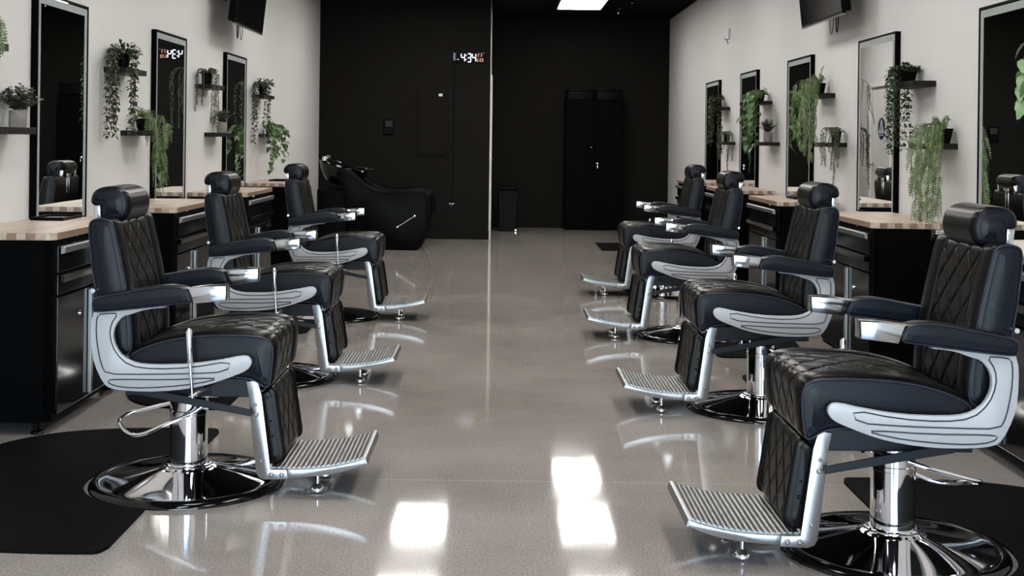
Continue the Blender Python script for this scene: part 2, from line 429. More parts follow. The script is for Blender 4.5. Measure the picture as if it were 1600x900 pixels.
bm = NB(); lathe(bm, [(0, -.035), (.035, -.032), (.05, -.015), (.052, 0), (0, 0)], 24); obj('detector_body', bm, M['ceil'], t, smooth=40)
bm = NB(); lathe(bm, [(0, -.040), (.007, -.038), (.008, -.032), (0, -.032)], 12); obj('indicator_light', bm, M['red'], t, smooth=40)

# ------------------------------------------------------------------ barber chair
CX, CD = -1.184, 4.75
def chp(px, py, lat):          # side view tracing: pixel -> chair (forward, up) in the plane at lateral distance lat
    s = F/(CD+lat); a, b = tr(px, py)
    return (a/s-CX, H-b/s)
def z3(x, y, lat): return chp(x/2.728+130, y/2.728+480, lat)
def z2(x, y, lat): return chp(x/4.092+120, y/4.092+280, lat)

def arc_pts(c, r, a0, a1, n): return [(c[0]+r*math.cos(a0+(a1-a0)*i/n), c[1]+r*math.sin(a0+(a1-a0)*i/n)) for i in range(n+1)]

def make_chair(label):
    t = thing('barber_chair', label, 'barber chair', (0, 0, 0), 0, 'black leather barber chairs in two rows')
    # base
    bm = NB()
    lathe(bm, [(0, .072), (.088, .072), (.096, .070), (.102, .066), (.115, .063), (.15, .055), (.21, .042), (.27, .031), (.310, .0245), (.322, .0228), (.332, .0222), (.332, 0), (0, 0)], 96)
    base = obj('base', bm, M['chrome'], t, smooth=50)
    bm = NB(); lathe(bm, [(.3322, .004), (.3322, .0235), (.336, .0255), (.344, .025), (.355, .021), (.363, .015), (.3685, .008), (.370, .003), (.370, 0), (.334, 0)], 96)
    obj('rim', bm, M['gloss'], base, smooth=50)
    bm = NB()
    lathe(bm, [(.0715, .066), (.0715, .268), (.074, .270), (.074, .284), (.0715, .286), (.0715, .325), (.066, .33), (.060, .332), (.060, .385), (0, .385)], 48)
    lathe(bm, [(.088, .070), (.088, .076), (.083, .079), (.071, .079)], 48)
    obj('column', bm, M['chrome'], t, smooth=40)
    # mechanism under the seat
    bm = NB(); box(bm, -.15, .16, -.16, .16, .385, .412, .004); box(bm, -.19, .27, -.19, -.165, .37, .44, .004); box(bm, -.19, .27, .165, .19, .37, .44, .004)
    box(bm, .20, .235, -.19, .19, .39, .43, .003); obj('seat_frame', bm, M['satinblack'], t)
    # pump lever
    lv = [(.075, -.085, .315), (.03, -.095, .285), (-.06, -.10, .247), (-.135, -.10, .212), (-.185, -.09, .200), (-.225, -.06, .205), (-.262, -.01, .222), (-.275, .03, .232), (-.262, .06, .245), (-.235, .075, .252), (-.17, .075, .268), (-.08, .07, .292), (0, .05, .315)]
    P = []
    for i in range(len(lv)-1):       # catmull-rom
        p0, p1, p2, p3 = [Vector(lv[max(0, min(len(lv)-1, i+k))]) for k in (-1, 0, 1, 2)]
        for s in range(5):
            q = s/5; P.append(.5*((2*p1)+(-p0+p2)*q+(2*p0-5*p1+4*p2-p3)*q*q+(-p0+3*p1-3*p2+p3)*q**3))
    P.append(Vector(lv[-1]))
    bm = NB(); tube(bm, P, .0075, 12)
    lathe(bm, [(0, 0), (.016, 0), (.018, .004), (.018, .016), (0, .018)], 20, (.078, -.075, .316), Matrix.Rotation(PI/2, 4, 'X'))
    obj('pump_lever', bm, M['chrome'], t, smooth=40)
    # seat
    seatp = [(-.16, .53), (-.142, .546), (-.10, .566), (-.035, .588), (.04, .603), (.12, .611), (.22, .613), (.30, .612), (.335, .606), (.360, .59), (.370, .565), (.370, .53), (.366, .48), (.360, .435), (.352, .418), (.335, .418), (.32, .43), (.28, .452), (.15, .455), (-.05, .458), (-.15, .462), (-.165, .49)]
    bm, SP, SN = cushion(seatp, .515, .018, 240, .0042, (.0, 1.0, .15, .15, .085) and None, crown=.012)
    bm.free()
    # start the arclength at the rear top so that the stitched zone runs forward over the top and down the front
    sp = seatp[::-1]  # anticlockwise: ... make cushion() keep the order
    # quilting range found from the resampled profile
    def qrange(SP, test):
        idx = [i for i in range(len(SP)) if test(SP[i], SN2[i])]
        return idx
    bm, SP, SN2 = cushion(seatp, .515, .018, 240, .0042, None, crown=.012); bm.free()
    def rot_profile(prof, start):
        k = min(range(len(prof)), key=lambda i: (prof[i][0]-start[0])**2+(prof[i][1]-start[1])**2); return prof[k:]+prof[:k]
    seat_ccw = rot_profile(sp, (-.165, .49))   # going round anticlockwise from the rear bottom
    bm, SP, SN2 = cushion(seat_ccw, .515, .018, 240, .0042, None, crown=.012); bm.free()
    ii = [i for i in range(240) if (SN2[i][1] > .25 and SP[i][1] > .5) or (SN2[i][0] > .55 and SP[i][0] > .3 and SP[i][1] > .425)]
    p0, p1 = min(ii)/240, (max(ii)+1)/240
    bm, SP, SN2 = cushion(seat_ccw, .515, .018, 260, .0042, (p0, p1, .165, .134, .107), crown=.012)
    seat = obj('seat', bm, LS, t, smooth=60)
    for sg in (-1, 1): obj('piping', piping_bm(SP, SN2, .515, .018, .0035, .001, (sg,)), M['piping'], seat, smooth=60)
    def seam_cords(PP, NN, n, q0, q1, half, par, cr=0, W=.5):
        for sg in (-1, 1):
            bm = NB(); idx = [i for i in range(n) if q0*n+2 < i < q1*n-2]
            tube(bm, [(PP[i][0]+NN[i][0]*(cr*max(0, NN[i][1])*(1-(2*half/W)**2)-.0015), sg*half, PP[i][1]+NN[i][1]*(cr*max(0, NN[i][1])*(1-(2*half/W)**2)-.0015)) for i in idx], .0026, 6)
            obj('seam_cord', bm, M['piping'], par, smooth=60)
    seam_cords(SP, SN2, 260, p0, p1, .165, seat, .012, .515)
    # backrest
    bp = [(-.150, .535), (-.148, .60), (-.157, .68), (-.172, .779), (-.196, .90), (-.220, 1.005), (-.232, 1.024), (-.262, 1.034), (-.300, 1.030), (-.318, 1.012), (-.316, .96), (-.305, .85), (-.292, .77), (-.275, .66), (-.262, .56), (-.245, .532), (-.19, .522)]
    bm, BP, BN = cushion(bp[::1], .50, .018, 240, .0042, None); bm.free()
    bpr = bp[::-1]; bpr = bpr[-1:]+bpr[:-1]      # anticlockwise from the bottom front
    bpr = rot_profile(bpr, (-.262, .56))
    bm, BP, BN = cushion(bpr, .50, .018, 240, .0042, None); bm.free()
    ii = [i for i in range(240) if BN[i][0] > .45 and BP[i][1] > .54]
    p0, p1 = min(ii)/240, (max(ii)+1)/240
    bm, BP, BN = cushion(bpr, .50, .018, 260, .0042, (p0, p1, .160, .134, .107))
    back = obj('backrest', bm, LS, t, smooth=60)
    for sg in (-1, 1): obj('piping', piping_bm(BP, BN, .50, .018, .0035, .001, (sg,)), M['piping'], back, smooth=60)
    seam_cords(BP, BN, 260, p0, p1, .160, back)
    # headrest
    hp = [(-.226, 1.134), (-.262, 1.144), (-.306, 1.142), (-.335, 1.128), (-.348, 1.104), (-.349, 1.078), (-.336, 1.070), (-.318, 1.069), (-.316, 1.048), (-.315, 1.022), (-.300, 1.010), (-.262, 1.008), (-.222, 1.014), (-.202, 1.036), (-.195, 1.075), (-.204, 1.112)]
    bm, HP, HN = cushion(hp, .285, .026, 110, .012, None, iters=2, side_puff=.006)
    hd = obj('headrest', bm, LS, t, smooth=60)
    bm = NB()
    for s in (-1, 1):
        prism(bm, [(-.333, 1.070), (-.308, 1.073), (-.305, 1.022), (-.326, 1.020)], s*.124, s*.1455, 'y', .002)
        for w in (1.035, 1.062): cyl(bm, (-.319, s*.144, w), (-.319, s*.149, w), .0055, 12)
    box(bm, -.328, -.320, -.05, .05, 1.022, 1.05, .002)
    box(bm, -.322, -.31, -.028, -.012, .90, 1.05, .002); box(bm, -.322, -.31, .012, .028, .90, 1.05, .002)
    obj('headrest_bracket', bm, M['polished'], t, smooth=30)
    # arms
    for s in (-1, 1):
        lat = .295
        ap = [chp(x, y, -.30) for x, y in ((146, 463), (180, 457), (225, 449.5), (257, 444.5), (280, 444.8), (298.5, 450.5), (305.5, 472.5), (285, 474.5), (230, 480.5), (175, 486), (150, 487.5), (146.5, 482))]
        apf = resample(chaikin(ap, 2), 90)[0]
        bm, AP, AN = cushion(ap, .072, .014, 90, .01, None, iters=2, side_puff=.002)
        for v in bm.verts: v.co.y += s*lat
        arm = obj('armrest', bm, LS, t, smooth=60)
        for sg2 in (-1, 1):
            q = .0043; bm = NB()
            tube(bm, [(AP[i][0]-AN[i][0]*q, s*lat+sg2*(.036-q), AP[i][1]-AN[i][1]*q) for i in range(0, 90, 2)], .0028, 6, closed=True)
            obj('piping', bm, M['piping'], arm, smooth=60)
        a = chp(297, 448.6, -.30); b = chp(305.5, 473.5, -.30); c = chp(355.5, 468.5, -.30); d = chp(356, 444.8, -.30)
        m_ = chp(330, 444.6, -.30)
        bm = NB(); prism(bm, [a, b, c, d, m_], s*lat-.034, s*lat+.034, 'y', .004)
        obj('arm_cap', bm, M['polished'], arm, smooth=30)
        # cast side plate
        o = [z3(x, y, -.29) for x, y in ((48, 22), (36, 65), (38, 180), (52, 245), (88, 322), (120, 346), (200, 356), (330, 358), (450, 346), (540, 328), (650, 290), (700, 268), (719, 244), (719, 222), (702, 206), (672, 205), (600, 220), (460, 240), (300, 243), (222, 235), (172, 210), (142, 168), (130, 120), (140, 76), (172, 38))]
        o += [z2(x, y, -.29) for x, y in ((365, 858), (430, 835), (500, 824), (574, 820), (576, 808), (440, 815), (280, 836), (110, 850))]
        o = o[:1]+chaikin(o[:-1], 2, False)[2:-1]+[o[-2], o[-1]] if False else chaikin(o, 1)
        bm = NB(); prism(bm, o, s*.280, s*.302, 'y', .003)
        pl = obj('side_plate', bm, M['plate'], t, smooth=30)
        bm = NB()
        up = [z3(x, y, -.302) for x, y in ((62, 32), (104, 26), (150, 26), (118, 72), (113, 128), (138, 196), (196, 250), (300, 264), (460, 258), (630, 229), (612, 276), (450, 284), (250, 286), (98, 285), (76, 245), (58, 150), (55, 75))]
        dn = [z3(x, y, -.302) for x, y in ((103, 311), (150, 307), (350, 310), (562, 301), (556, 312), (430, 334), (260, 345), (160, 341), (112, 327))]
        for q in (up, dn):
            q = chaikin(q, 1); tube(bm, [(x, s*.3025, z) for x, z in q], .0024, 6, closed=True)
        obj('engraving', bm, M['plate_line'], pl, smooth=60)
        bm = NB(); cyl(bm, (chp(143, 455, -.3)[0]+.002, s*.24, chp(143, 455, -.3)[1]), (chp(143, 455, -.3)[0]+.002, s*.29, chp(143, 455, -.3)[1]), .008, 14)
        obj('arm_bolt', bm, M['chrome'], t, smooth=40)
        # leg bars carrying the footrest
        q = [z3(x, y, -.21) for x, y in ((698, 314), (745, 309), (764, 372), (801, 688), (870, 690), (874, 728), (775, 730), (752, 722), (740, 700), (714, 440), (708, 370))]
        bm = NB(); prism(bm, q, s*.212, s*.226, 'y', .002)
        for x, y, rr in ((738, 412, .006), (742, 452, .009), (764, 648, .006), (806, 709, .009), (850, 709, .009)):
            u, w = z3(x, y, -.21)
            lathe(bm, [(0, .006), (rr*.5, .006), (rr, .003), (rr, 0)], 14, (u, s*.226, w), Matrix.Rotation(PI/2 if s < 0 else -PI/2, 4, 'X'))
        obj('leg_bar', bm, M['brushed'], t, smooth=30)
        a = z3(215, 358, -.25); b = z3(716, 440, -.25); c = z3(716, 468, -.25); d = z3(255, 380, -.25)
        bm = NB(); prism(bm, [a, (a[0]+.09, a[1]+.002), b, c, d], s*.236, s*.246, 'y', .002); obj('link_bar', bm, M['satinblack'], t)
    # calf pad
    t0 = z3(765, 372, -.2); b0 = z3(801, 680, -.2)
    cp = [(t0[0]-.005, t0[1]+.005), (t0[0]+.028, t0[1]+.028), (t0[0]+.042, t0[1]+.012), (b0[0]+.044, b0[1]+.04), (b0[0]+.030, b0[1]+.012), (b0[0]-.005, b0[1]+.008), (b0[0]-.022, b0[1]+.05), (t0[0]-.022, t0[1]-.02)]
    cp = resample(cp, 48)[0]
    cpr = rot_profile(cp[::-1], (t0[0]-.022, t0[1]-.02))
    bm, KP, KN = cushion(cpr, .41, .012, 180, .0045, None, iters=2); bm.free()
    ii = [i for i in range(180) if KN[i][0] > .5]
    bm, KP, KN = cushion(cpr, .41, .012, 180, .0045, (min(ii)/180, (max(ii)+1)/180, .185, .134, .107), iters=2)
    obj('calf_pad', bm, M['leather'], t, smooth=60)
    # ribbed foot plate
    top = [z3(x, y, -.22) for x, y in ((800, 690), (870, 691), (960, 689), (1060, 680), (1150, 660), (1197, 645))]
    bot = [z3(x, y, -.22) for x, y in ((1205, 668), (1150, 692), (1060, 714), (960, 725), (868, 729), (800, 729))]
    fr = None
    bm = NB()
    tp, T = resample(chaikin(top, 2, False), 210, False)
    nr = 19; pts = []
    for i, (u, w) in enumerate(tp):
        s = i/209; ph = (s*nr) % 1
        h = .0085*math.sqrt(max(0, 1-(2*ph-1)**2))
        pts.append((u, w+h-.003))
    low = [(u, w-.012) for u, w in resample(tp, 30, False)[0]][::-1]
    prism(bm, pts+low, -.205, .205, 'y')
    bp_ = [(u, w) for u, w in bot]
    foot = obj('footrest', bm, M['ribbed'], t, smooth=75)
    for s in (-1, 1):
        sidep = [(u, w-.003) for u, w in resample(tp, 24, False)[0]][4:]+chaikin(bp_[:5], 1, False)
        bm = NB(); prism(bm, sidep, s*.196, s*.216, 'y', .0015); obj('side_rail', bm, M['brushed'], foot, smooth=30)
        bm = NB(); fx = .515
        lathe(bm, [(0, 0), (.020, 0), (.028, .006), (.028, .014), (.018, .026), (.008, .032), (.007, .095), (0, .095)], 20, (fx, s*.105, .0))
        obj('foot', bm, M['chrome'], foot, smooth=40)
    bm = NB(); a = z3(1197, 645, -.22); b = z3(1203, 670, -.22)
    prism(bm, [(a[0]-.004, a[1]+.002), (a[0]+.006, a[1]+.001), (b[0]+.008, b[1]), (b[0]-.004, b[1])], -.216, .216, 'y', .0015); obj('front_lip', bm, M['brushed'], foot)
    bm = NB(); u, w = z3(801, 700, -.2)
    prism(bm, [(u-.012, w+.03), (u+.0, w+.03), (u+.012, w), (u+.03, w-.006), (u+.03, w-.012), (u-.012, w-.012)], -.205, .205, 'y', .001); obj('rear_edge', bm, M['chrome'], foot)
    # recline lever
    e0 = z3(464, 388, -.33); e1 = z3(454, 236, -.33); e2 = z3(450, 98, -.33)
    bm = NB()
    tube(bm, [(e0[0], -.325, e0[1]), (e1[0], -.325, e1[1])], .0062, 12)
    tube(bm, [(e1[0], -.325, e1[1]-.004), (e1[0], -.325, e1[1]+.004), (e2[0], -.325, e2[1]-.006), (e2[0], -.325, e2[1])], [.0085, .0105, .0125, .010], 14)
    lathe(bm, [(0, .008), (.006, .006), (.009, 0)], 12, (e2[0], -.325, e2[1]))
    tube(bm, [(e0[0], -.325, e0[1]+.006), (e0[0]+.035, -.27, e0[1]+.03), (e0[0]+.06, -.18, e0[1]+.035)], .008, 10)
    tube(bm, [(e0[0]-.004, -.325, e0[1]+.012), (e0[0]+.03, -.24, e0[1]-.01), (e0[0]+.05, -.14, e0[1]-.03), (.05, -.06, e0[1]-.045)], .005, 10)
    obj('recline_lever', bm, M['chrome'], t, smooth=40)
    return t

def copy_tree(o, parent=None):
    c = o.copy(); C.objects.link(c)
    if parent: c.parent = parent
    for ch in list(o.children): copy_tree(ch, c)
    return c

chairs = [(-1.184, 4.75, 0, 'black leather barber chair nearest the camera in the left row'),
          (-1.26, 6.84, 0, 'black leather barber chair in the middle of the left row'),
          (-1.24, 9.2, 0, 'black leather barber chair deepest in the left row, just before the shampoo station'),
          (1.313, 4.06, PI, 'black leather barber chair nearest the camera in the right row'),
          (1.335, 6.2, PI, 'black leather barber chair second from the camera in the right row'),
          (1.32, 8.47, PI, 'black leather barber chair third from the camera in the right row'),
          (1.45, 10.8, PI, 'black leather barber chair deepest in the right row')]
proto = make_chair(chairs[0][3])
for i, (x, y, rz, lab) in enumerate(chairs):
    o = proto if i == 0 else copy_tree(proto)
    o.location = (x, y, 0); o.rotation_euler = (0, 0, rz); o['label'] = lab

# ------------------------------------------------------------------ chair mats
def mat_outline(L=.84, D=.93, R=.385, u0=-.06):
    pts = [(u0, -L), ]
    ang = math.acos(max(-1, min(1, (-u0)/R)))
    # base cut-out on the straight edge (chair base circle centred on 0,0)
    a1 = PI-ang if False else None
    th = math.acos(u0/R)
    cut = [(R*math.cos(a), R*math.sin(a)) for a in [-(th)-(2*PI-2*th)*i/24 for i in range(25)]]
    out = []
    n = 3.2
    for i in range(61):
        a = PI/2+PI*i/60
        cx, sy = math.cos(a), math.sin(a)
        x = -abs(cx)**(2/n)*D; y = (abs(sy)**(2/n))*L*(1 if sy > 0 else -1)
        out.append((u0+x, y))
    out = [(u0, L-.06), (u0-.012, L-.02), (u0-.03, L-.004)]+[p for p in out if p[0] < u0-.055]+[(u0-.03, -L+.004), (u0-.012, -L+.02), (u0, -L+.06)]
    poly = out[:]       # from (u0, +L) round the curved side to (u0, -L)
    poly += cut         # along the straight edge and round the base
    return poly
def make_mat(x, y, rz, D, label):
    bm = NB(); pts = mat_outline(D=D)
    prism(bm, pts, .0, .011, 'z', .0)
    return tag(obj('floor_mat', bm, M['rubber'], loc=(x, y, 0)), label, 'floor mat', 'black rounded floor mats around the chair bases')
matlabs = ['black rounded rubber mat at the lower left, behind the nearest left chair base', 'black rubber mat around the base of the middle left chair', 'black rubber mat around the base of the deepest left chair',
           'black rounded rubber mat at the lower right, behind the nearest right chair base', 'black rubber mat around the base of the second right chair', 'black rubber mat around the base of the third right chair', 'black rubber mat around the base of the deepest right chair']
for (x, y, rz, _), lb in zip(chairs, matlabs):
    o = make_mat(x, y, rz, .93 if y < 5 else .62, lb); o.rotation_euler.z = rz
bm = NB(); prism(bm, [(1.27, 15.0), (2.15, 15.0), (2.15, 16.1), (1.27, 16.1)], 0, .011, 'z')
tag(obj('floor_mat', bm, M['rubber']), 'small black rectangular mat on the floor before the tall black cabinet, beyond the right chairs', 'floor mat')

# ------------------------------------------------------------------ work cabinets
CW, CDp, CZ = 1.12, .46, .90
def make_cabinet(label):
    """front faces +x, runs along +y from 0 to CW, back at x=-CDp"""
    t = thing('work_cabinet', label, 'cabinet', (0, 0, 0), 0, 'black steel work cabinets with wooden tops')
    e = .02
    bm = NB(); prism(bm, [(-CDp+e, .02), (-.05, .02), (-.022, .05), (-.022, CW-.02), (-CDp+e, CW-.02)], .058, CZ-.035, 'z', .003); obj('body', bm, M['steelmatte'], t)
    bm = NB(); lathe(bm, [(0, .008), (.010, .008), (.011, 0)], 16, (-.022, .36, CZ-.042), Matrix.Rotation(PI/2, 4, 'Y')); obj('lock', bm, M['chrome'], t, smooth=40)
    bm = NB(); r = .045
    pts = [(-CDp, 0), (-r, 0)]+arc_pts((-r, r), r, -PI/2, 0, 6)[1:]+arc_pts((-r, CW-r), r, 0, PI/2, 6)+[(-CDp, CW)]
    prism(bm, pts, CZ-.033, CZ, 'z', .003); obj('worktop', bm, M['wood'], t)
    def handle_h(par, z, y0, y1, m='brushed'):
        bm = NB(); prism(bm, [(0, z-.018), (.016, z-.014), (.020, z+.012), (.012, z+.018), (0, z+.018)], y0, y1, 'y', .001)
        obj('handle', bm, M[m], par)
    for z0, z1, hm in ((.715, .838, 'brushed'), (.615, .708, 'blackmetal')):
        bm = NB(); box(bm, -.026, -.006, .075, CW-.04, z0, z1, .004); d = obj('drawer', bm, M['blackmetal'], t)
        handle_h(d, z1-.02, .085, CW-.05, hm)
    for k, (y0, y1) in enumerate(((.075, CW/2-.003), (CW/2+.003, CW-.04))):
        bm = NB(); box(bm, -.026, -.006, y0, y1, .085, .608, .004); d = obj('door', bm, M['blackmetal'], t)
        yh = y1-.07 if k == 0 else y0+.07
        if k == 0:
            bm = NB(); box(bm, -.006, .014, yh-.016, yh+.016, .10, .600, .004); obj('handle', bm, M['brushed'], d)
            bm = NB(); lathe(bm, [(0, .010), (.012, .010), (.014, 0)], 16, (-.006, yh-.13, .50), Matrix.Rotation(PI/2, 4, 'Y')); obj('lock', bm, M['chrome'], d, smooth=40)
    for x in (-.09, -CDp+.08):
        for y in (.07, CW-.07):
            bm = NB(); lathe(bm, [(0, 0), (.028, 0), (.030, .006), (.026, .014), (.018, .018), (.018, .06), (0, .06)], 20, (x, y, 0)); obj('foot', bm, M['blackmetal'], t, smooth=40)
    return t
cab = make_cabinet('x')
XCL, XCR = -1.955, 2.09
lefts = [(5.42, 'black steel work cabinet with wood top at the left frame edge beside the nearest chair'), (7.45, 'black steel work cabinet with wood top second along the left wall, behind the fern'),
         (9.55, 'black steel work cabinet with wood top third along the left wall'), (11.65, 'black steel work cabinet with wood top deepest along the left wall, below the leafy pothos')]
rights = [(4.62, 'black steel work cabinet at the right frame edge behind the nearest headrest'), (6.87, 'black steel work cabinet second along the right wall, fern hanging before its end'),
          (9.2, 'black steel work cabinet with wood top third along the right wall'), (11.3, 'black steel work cabinet with wood top fourth along the right wall'), (13.35, 'black steel work cabinet with wood top deepest along the right wall')]
first = True
def mirror_copy(o, parent=None):
    c = copy_tree(o, parent); return c
for y, lb in lefts:
    o = cab if first else copy_tree(cab); first = False
    o.location = (XCL, y, 0); o['label'] = lb
# right-hand cabinets are the same unit turned round; its near-end details mirrored
cabR = None
def mirrored(o, parent=None):
    c = o.copy(); C.objects.link(c)
    if o.data:
        me = o.data.copy()
        for v in me.vertices: v.co.x = -v.co.x
        me.flip_normals(); c.data = me
    if parent: c.parent = parent
    for ch in list(o.children): mirrored(ch, c)
    return c
for y, lb in rights:
    if cabR is None: cabR = mirrored(cab); o = cabR
    else: o = copy_tree(cabR)
    o.location = (XCR, y, 0); o['label'] = lb
    # white maker's label on the near end
    if y > 6:
        st = bpy.data.objects.new('label_plate', None); bpy.data.objects.remove(st)
        bm = NB(); box(bm, CDp-.100, CDp-.035, .016, .0205, CZ-.062, CZ-.036); lp = obj('sticker', bm, M['label'], o, label='small white sticker')
        bm = NB(); box(bm, CDp-.092, CDp-.072, .015, .0162, CZ-.045, CZ-.041); box(bm, CDp-.094, CDp-.042, .015, .0162, CZ-.056, CZ-.051); obj('print', bm, M['greyprint'], lp)

# trays lying on the worktops
def tray(x, y, w, l, label):
    t = NB(); box(t, -w/2, w/2, -l/2, l/2, 0, .006, .002); k = .006
    box(t, -w/2, -w/2+k, -l/2, l/2, .004, .016, .002); box(t, w/2-k, w/2, -l/2, l/2, .004, .016, .002)
    box(t, -w/2+k, w/2-k, -l/2, -l/2+k, .004, .016, .002); box(t, -w/2+k, w/2-k, l/2-k, l/2, .004, .016, .002)
    tag(obj('tool_tray', t, M['plastic'], loc=(x, y, CZ)), label, 'tray', 'shallow black trays on the worktops')
tray(-2.28, 6.35, .17, .28, 'shallow black tray on the wood top of the nearest left cabinet')
tray(-2.19, 12.3, .17, .28, 'shallow black tray on the deepest left cabinet under the trailing pothos')
tray(2.40, 9.75, .18, .28, 'shallow black tray on the third right cabinet beside a headrest')

# ------------------------------------------------------------------ mirrors
def make_mirror(side, yn, yf, label, z0=.86, z1=2.075):
    X = XL if side < 0 else XR; s = -side
    t = thing('wall_mirror', label, 'mirror', (X, 0, 0), 0, 'tall frosted-edge wall mirrors')
    D = .036; k = .011
    def bx(bm, a0, a1, *r, **kw): box(bm, min(s*a0, s*a1), max(s*a0, s*a1), *r, **kw)
    bm = NB()
    bx(bm, 0, D, yn, yn+k, z0, z1); bx(bm, 0, D, yf-k, yf, z0, z1); bx(bm, 0, D, yn+k, yf-k, z1-k, z1); bx(bm, 0, D, yn+k, yf-k, z0, z0+k)
    obj('mirror_frame', bm, M['steelmatte'], t)
    bm = NB(); bx(bm, .002, D-.006, yn+k, yf-k, z0+k, z1-k); obj('mirror_glass', bm, M['mirror'], t)
    bm = NB(); a, b = D-.006, D-.0052; w0, w1 = .022, .058
    y0, y1, q1 = yn+k+w0-.02, yf-k-w0+.02, z1-k-.006; q0 = z0+k
    w = .04
    bx(bm, a, b, y0, y0+w, q0, q1); bx(bm, a, b, y1-w, y1, q0, q1); bx(bm, a, b, y0+w, y1-w, q1-w, q1)
    obj('frosted_band', bm, M['frost'], t)
    return t
def ynf(side, pn, pf, pyn, pyf):
    X = XL+.036 if side < 0 else XR-.036
    return atx(pn, pyn, X).y, atx(pf, pyf, X).y
for side, pn, pf, a, b, lb in ((-1, 60, 139, 5, 20, 'tall mirror nearest the camera on the left wall, reflecting black wall'),
                               (-1, 244.8, 292.5, 52, 64, 'tall mirror on the left wall reflecting the lit clock, fern before it'),
                               (-1, 355, 386, 88, 96, 'tall mirror deepest on the left wall, between the concrete-pot shelf and dark vine'),
                               (1, 1399, 1341, 51, 66, 'tall mirror on the right wall reflecting the white restroom door'),
                               (1, 1267, 1230, 87, 97, 'tall mirror on the right wall with a bright fern hanging before it'),
                               (1, 1182, 1156.7, 112, 117, 'tall mirror on the right wall with pothos leaves before it'),
                               (1, 1123, 1102.7, 129, 133, 'tall mirror deepest on the right wall, dark vine before it')):
    y0, y1 = ynf(side, pn, pf, a, b)
    make_mirror(side, y0, y1, lb)
yf_ = atx(1529.5, 13, XR-.036).y
make_mirror(1, yf_-.84, yf_, 'large mirror cut by the right frame edge, reflecting black wall and a fern')

# ------------------------------------------------------------------ shelves
SD, ST, SL = .14, .034, .43
def make_shelf(side, y, z, label):
    X = XL if side < 0 else XR; s = -side
    bm = NB(); box(bm, min(X, X+s*SD), max(X, X+s*SD), y, y+SL, z-ST, z, .0015)
    tag(obj('floating_shelf', bm, M['shelf']), label, 'shelf', 'black floating wall shelves')
ZU, ZLo = 1.752, 1.368
SH = {}
def sh(key, side, px, py, z, lb, far=None):
    X = XL if side < 0 else XR
    y = atx(px, py, X).y if far is None else far
    SH[key] = (side, y, z); make_shelf(side, y, z, lb)
xf = XL+SD
sh('A0u', -1, 0, 0, ZU, 'upper black shelf at the left frame edge carrying a fern', far=atx(14, 75, xf).y-SL)
sh('A0l', -1, 0, 0, ZLo, 'lower black shelf at the left frame edge carrying a bushy plant in concrete pot', far=atx(57, 204, xf).y-SL)
sh('A1u', -1, 162, 112, ZU, 'upper black shelf carrying the dark trailing vine between the two nearest left mirrors')
sh('A1l', -1, 188, 208, ZLo, 'lower black shelf carrying the long fern on the left wall')
sh('A2u', -1, 305, 137, ZU, 'upper black shelf carrying a small-leaved trailer before the deepest left mirror')
sh('A2l', -1, 319, 211, ZLo, 'lower black shelf carrying a shrub in concrete pot before the deepest left mirror')
sh('A3u', -1, 394, 152, ZU, 'upper black shelf deepest on the left wall carrying a dark vine')
sh('A3l', -1, 404, 211, ZLo, 'lower black shelf deepest on the left wall carrying a pothos')
sh('B0u', 1, 0, 0, ZU, 'upper black shelf at the right frame edge carrying the pale-leaved pothos', far=5.04)
sh('B1u', 1, 1463, 128, ZU-.03, 'upper black shelf right of the door-reflecting mirror, carrying a dark trailing vine')
sh('B1l', 1, 1497, 228, ZLo-.02, 'lower black shelf on the right wall carrying the longest fern')
sh('B2u', 1, 1305.5, 149, ZU-.02, 'upper black shelf on the right wall carrying a fern with one upright frond')
sh('B2l', 1, 1323.5, 224, ZLo-.02, 'lower black shelf carrying a small-leaved trailer above the second right headrest')
sh('B3u', 1, 1207, 162, ZU-.01, 'upper black shelf on the right wall carrying a pothos')
sh('B3l', 1, 1219, 223, ZLo-.02, 'lower black shelf on the right wall carrying a concrete pot shrub')
sh('B4u', 1, 1141, 172, ZU-.01, 'upper black shelf deepest on the right wall carrying a dark vine')
sh('B4l', 1, 1149, 223, ZLo-.02, 'lower black shelf deepest on the right wall carrying a small trailer')

# ------------------------------------------------------------------ plants
def leaf(bm, p, d, n, L, W, kind='ovate', fold=.25):
    """p base, d direction, n up normal"""
    d = d.normalized(); s = d.cross(n)
    if s.length < 1e-4: s = d.cross(Vector((1, .3, .2)))
    s.normalize(); n = s.cross(d).normalized()
    if kind == 'pinna': prof = ((0, .3), (.45, 1), (1, 0))
    elif kind == 'heart': prof = ((0, .0), (-.06, .62), (.18, 1), (.5, .82), (.8, .36), (1, 0))
    elif kind == 'round': prof = ((0, 0), (.15, .62), (.45, 1), (.8, .75), (1, 0))
    else: prof = ((0, 0), (.25, .75), (.5, 1), (.8, .55), (1, 0))
    mid = []; l = []; r = []
    for a, b in prof:
        c = p+d*(L*max(a, 0))+n*(-L*.25*a*a)
        cc = p+d*(L*a)+n*(-L*.25*a*a)
        mid.append(bm.verts.new(c)); 
        if b > 0:
            l.append(bm.verts.new(cc+s*(W/2*b)+n*(W*fold*b*.5))); r.append(bm.verts.new(cc-s*(W/2*b)+n*(W*fold*b*.5)))
        else: l.append(mid[-1]); r.append(mid[-1])
    for i in range(len(prof)-1):
        for side, rev in ((l, False), (r, True)):
            q = [mid[i], mid[i+1], side[i+1], side[i]]
            u = []
            for v in q:
                if v not in u: u.append(v)
            if len(u) < 3: continue
            if rev: u = u[::-1]
            try: bm.faces.new(u)
            except ValueError: pass
def rv(s=1): return Vector((random.uniform(-s, s), random.uniform(-s, s), random.uniform(-s, s)))
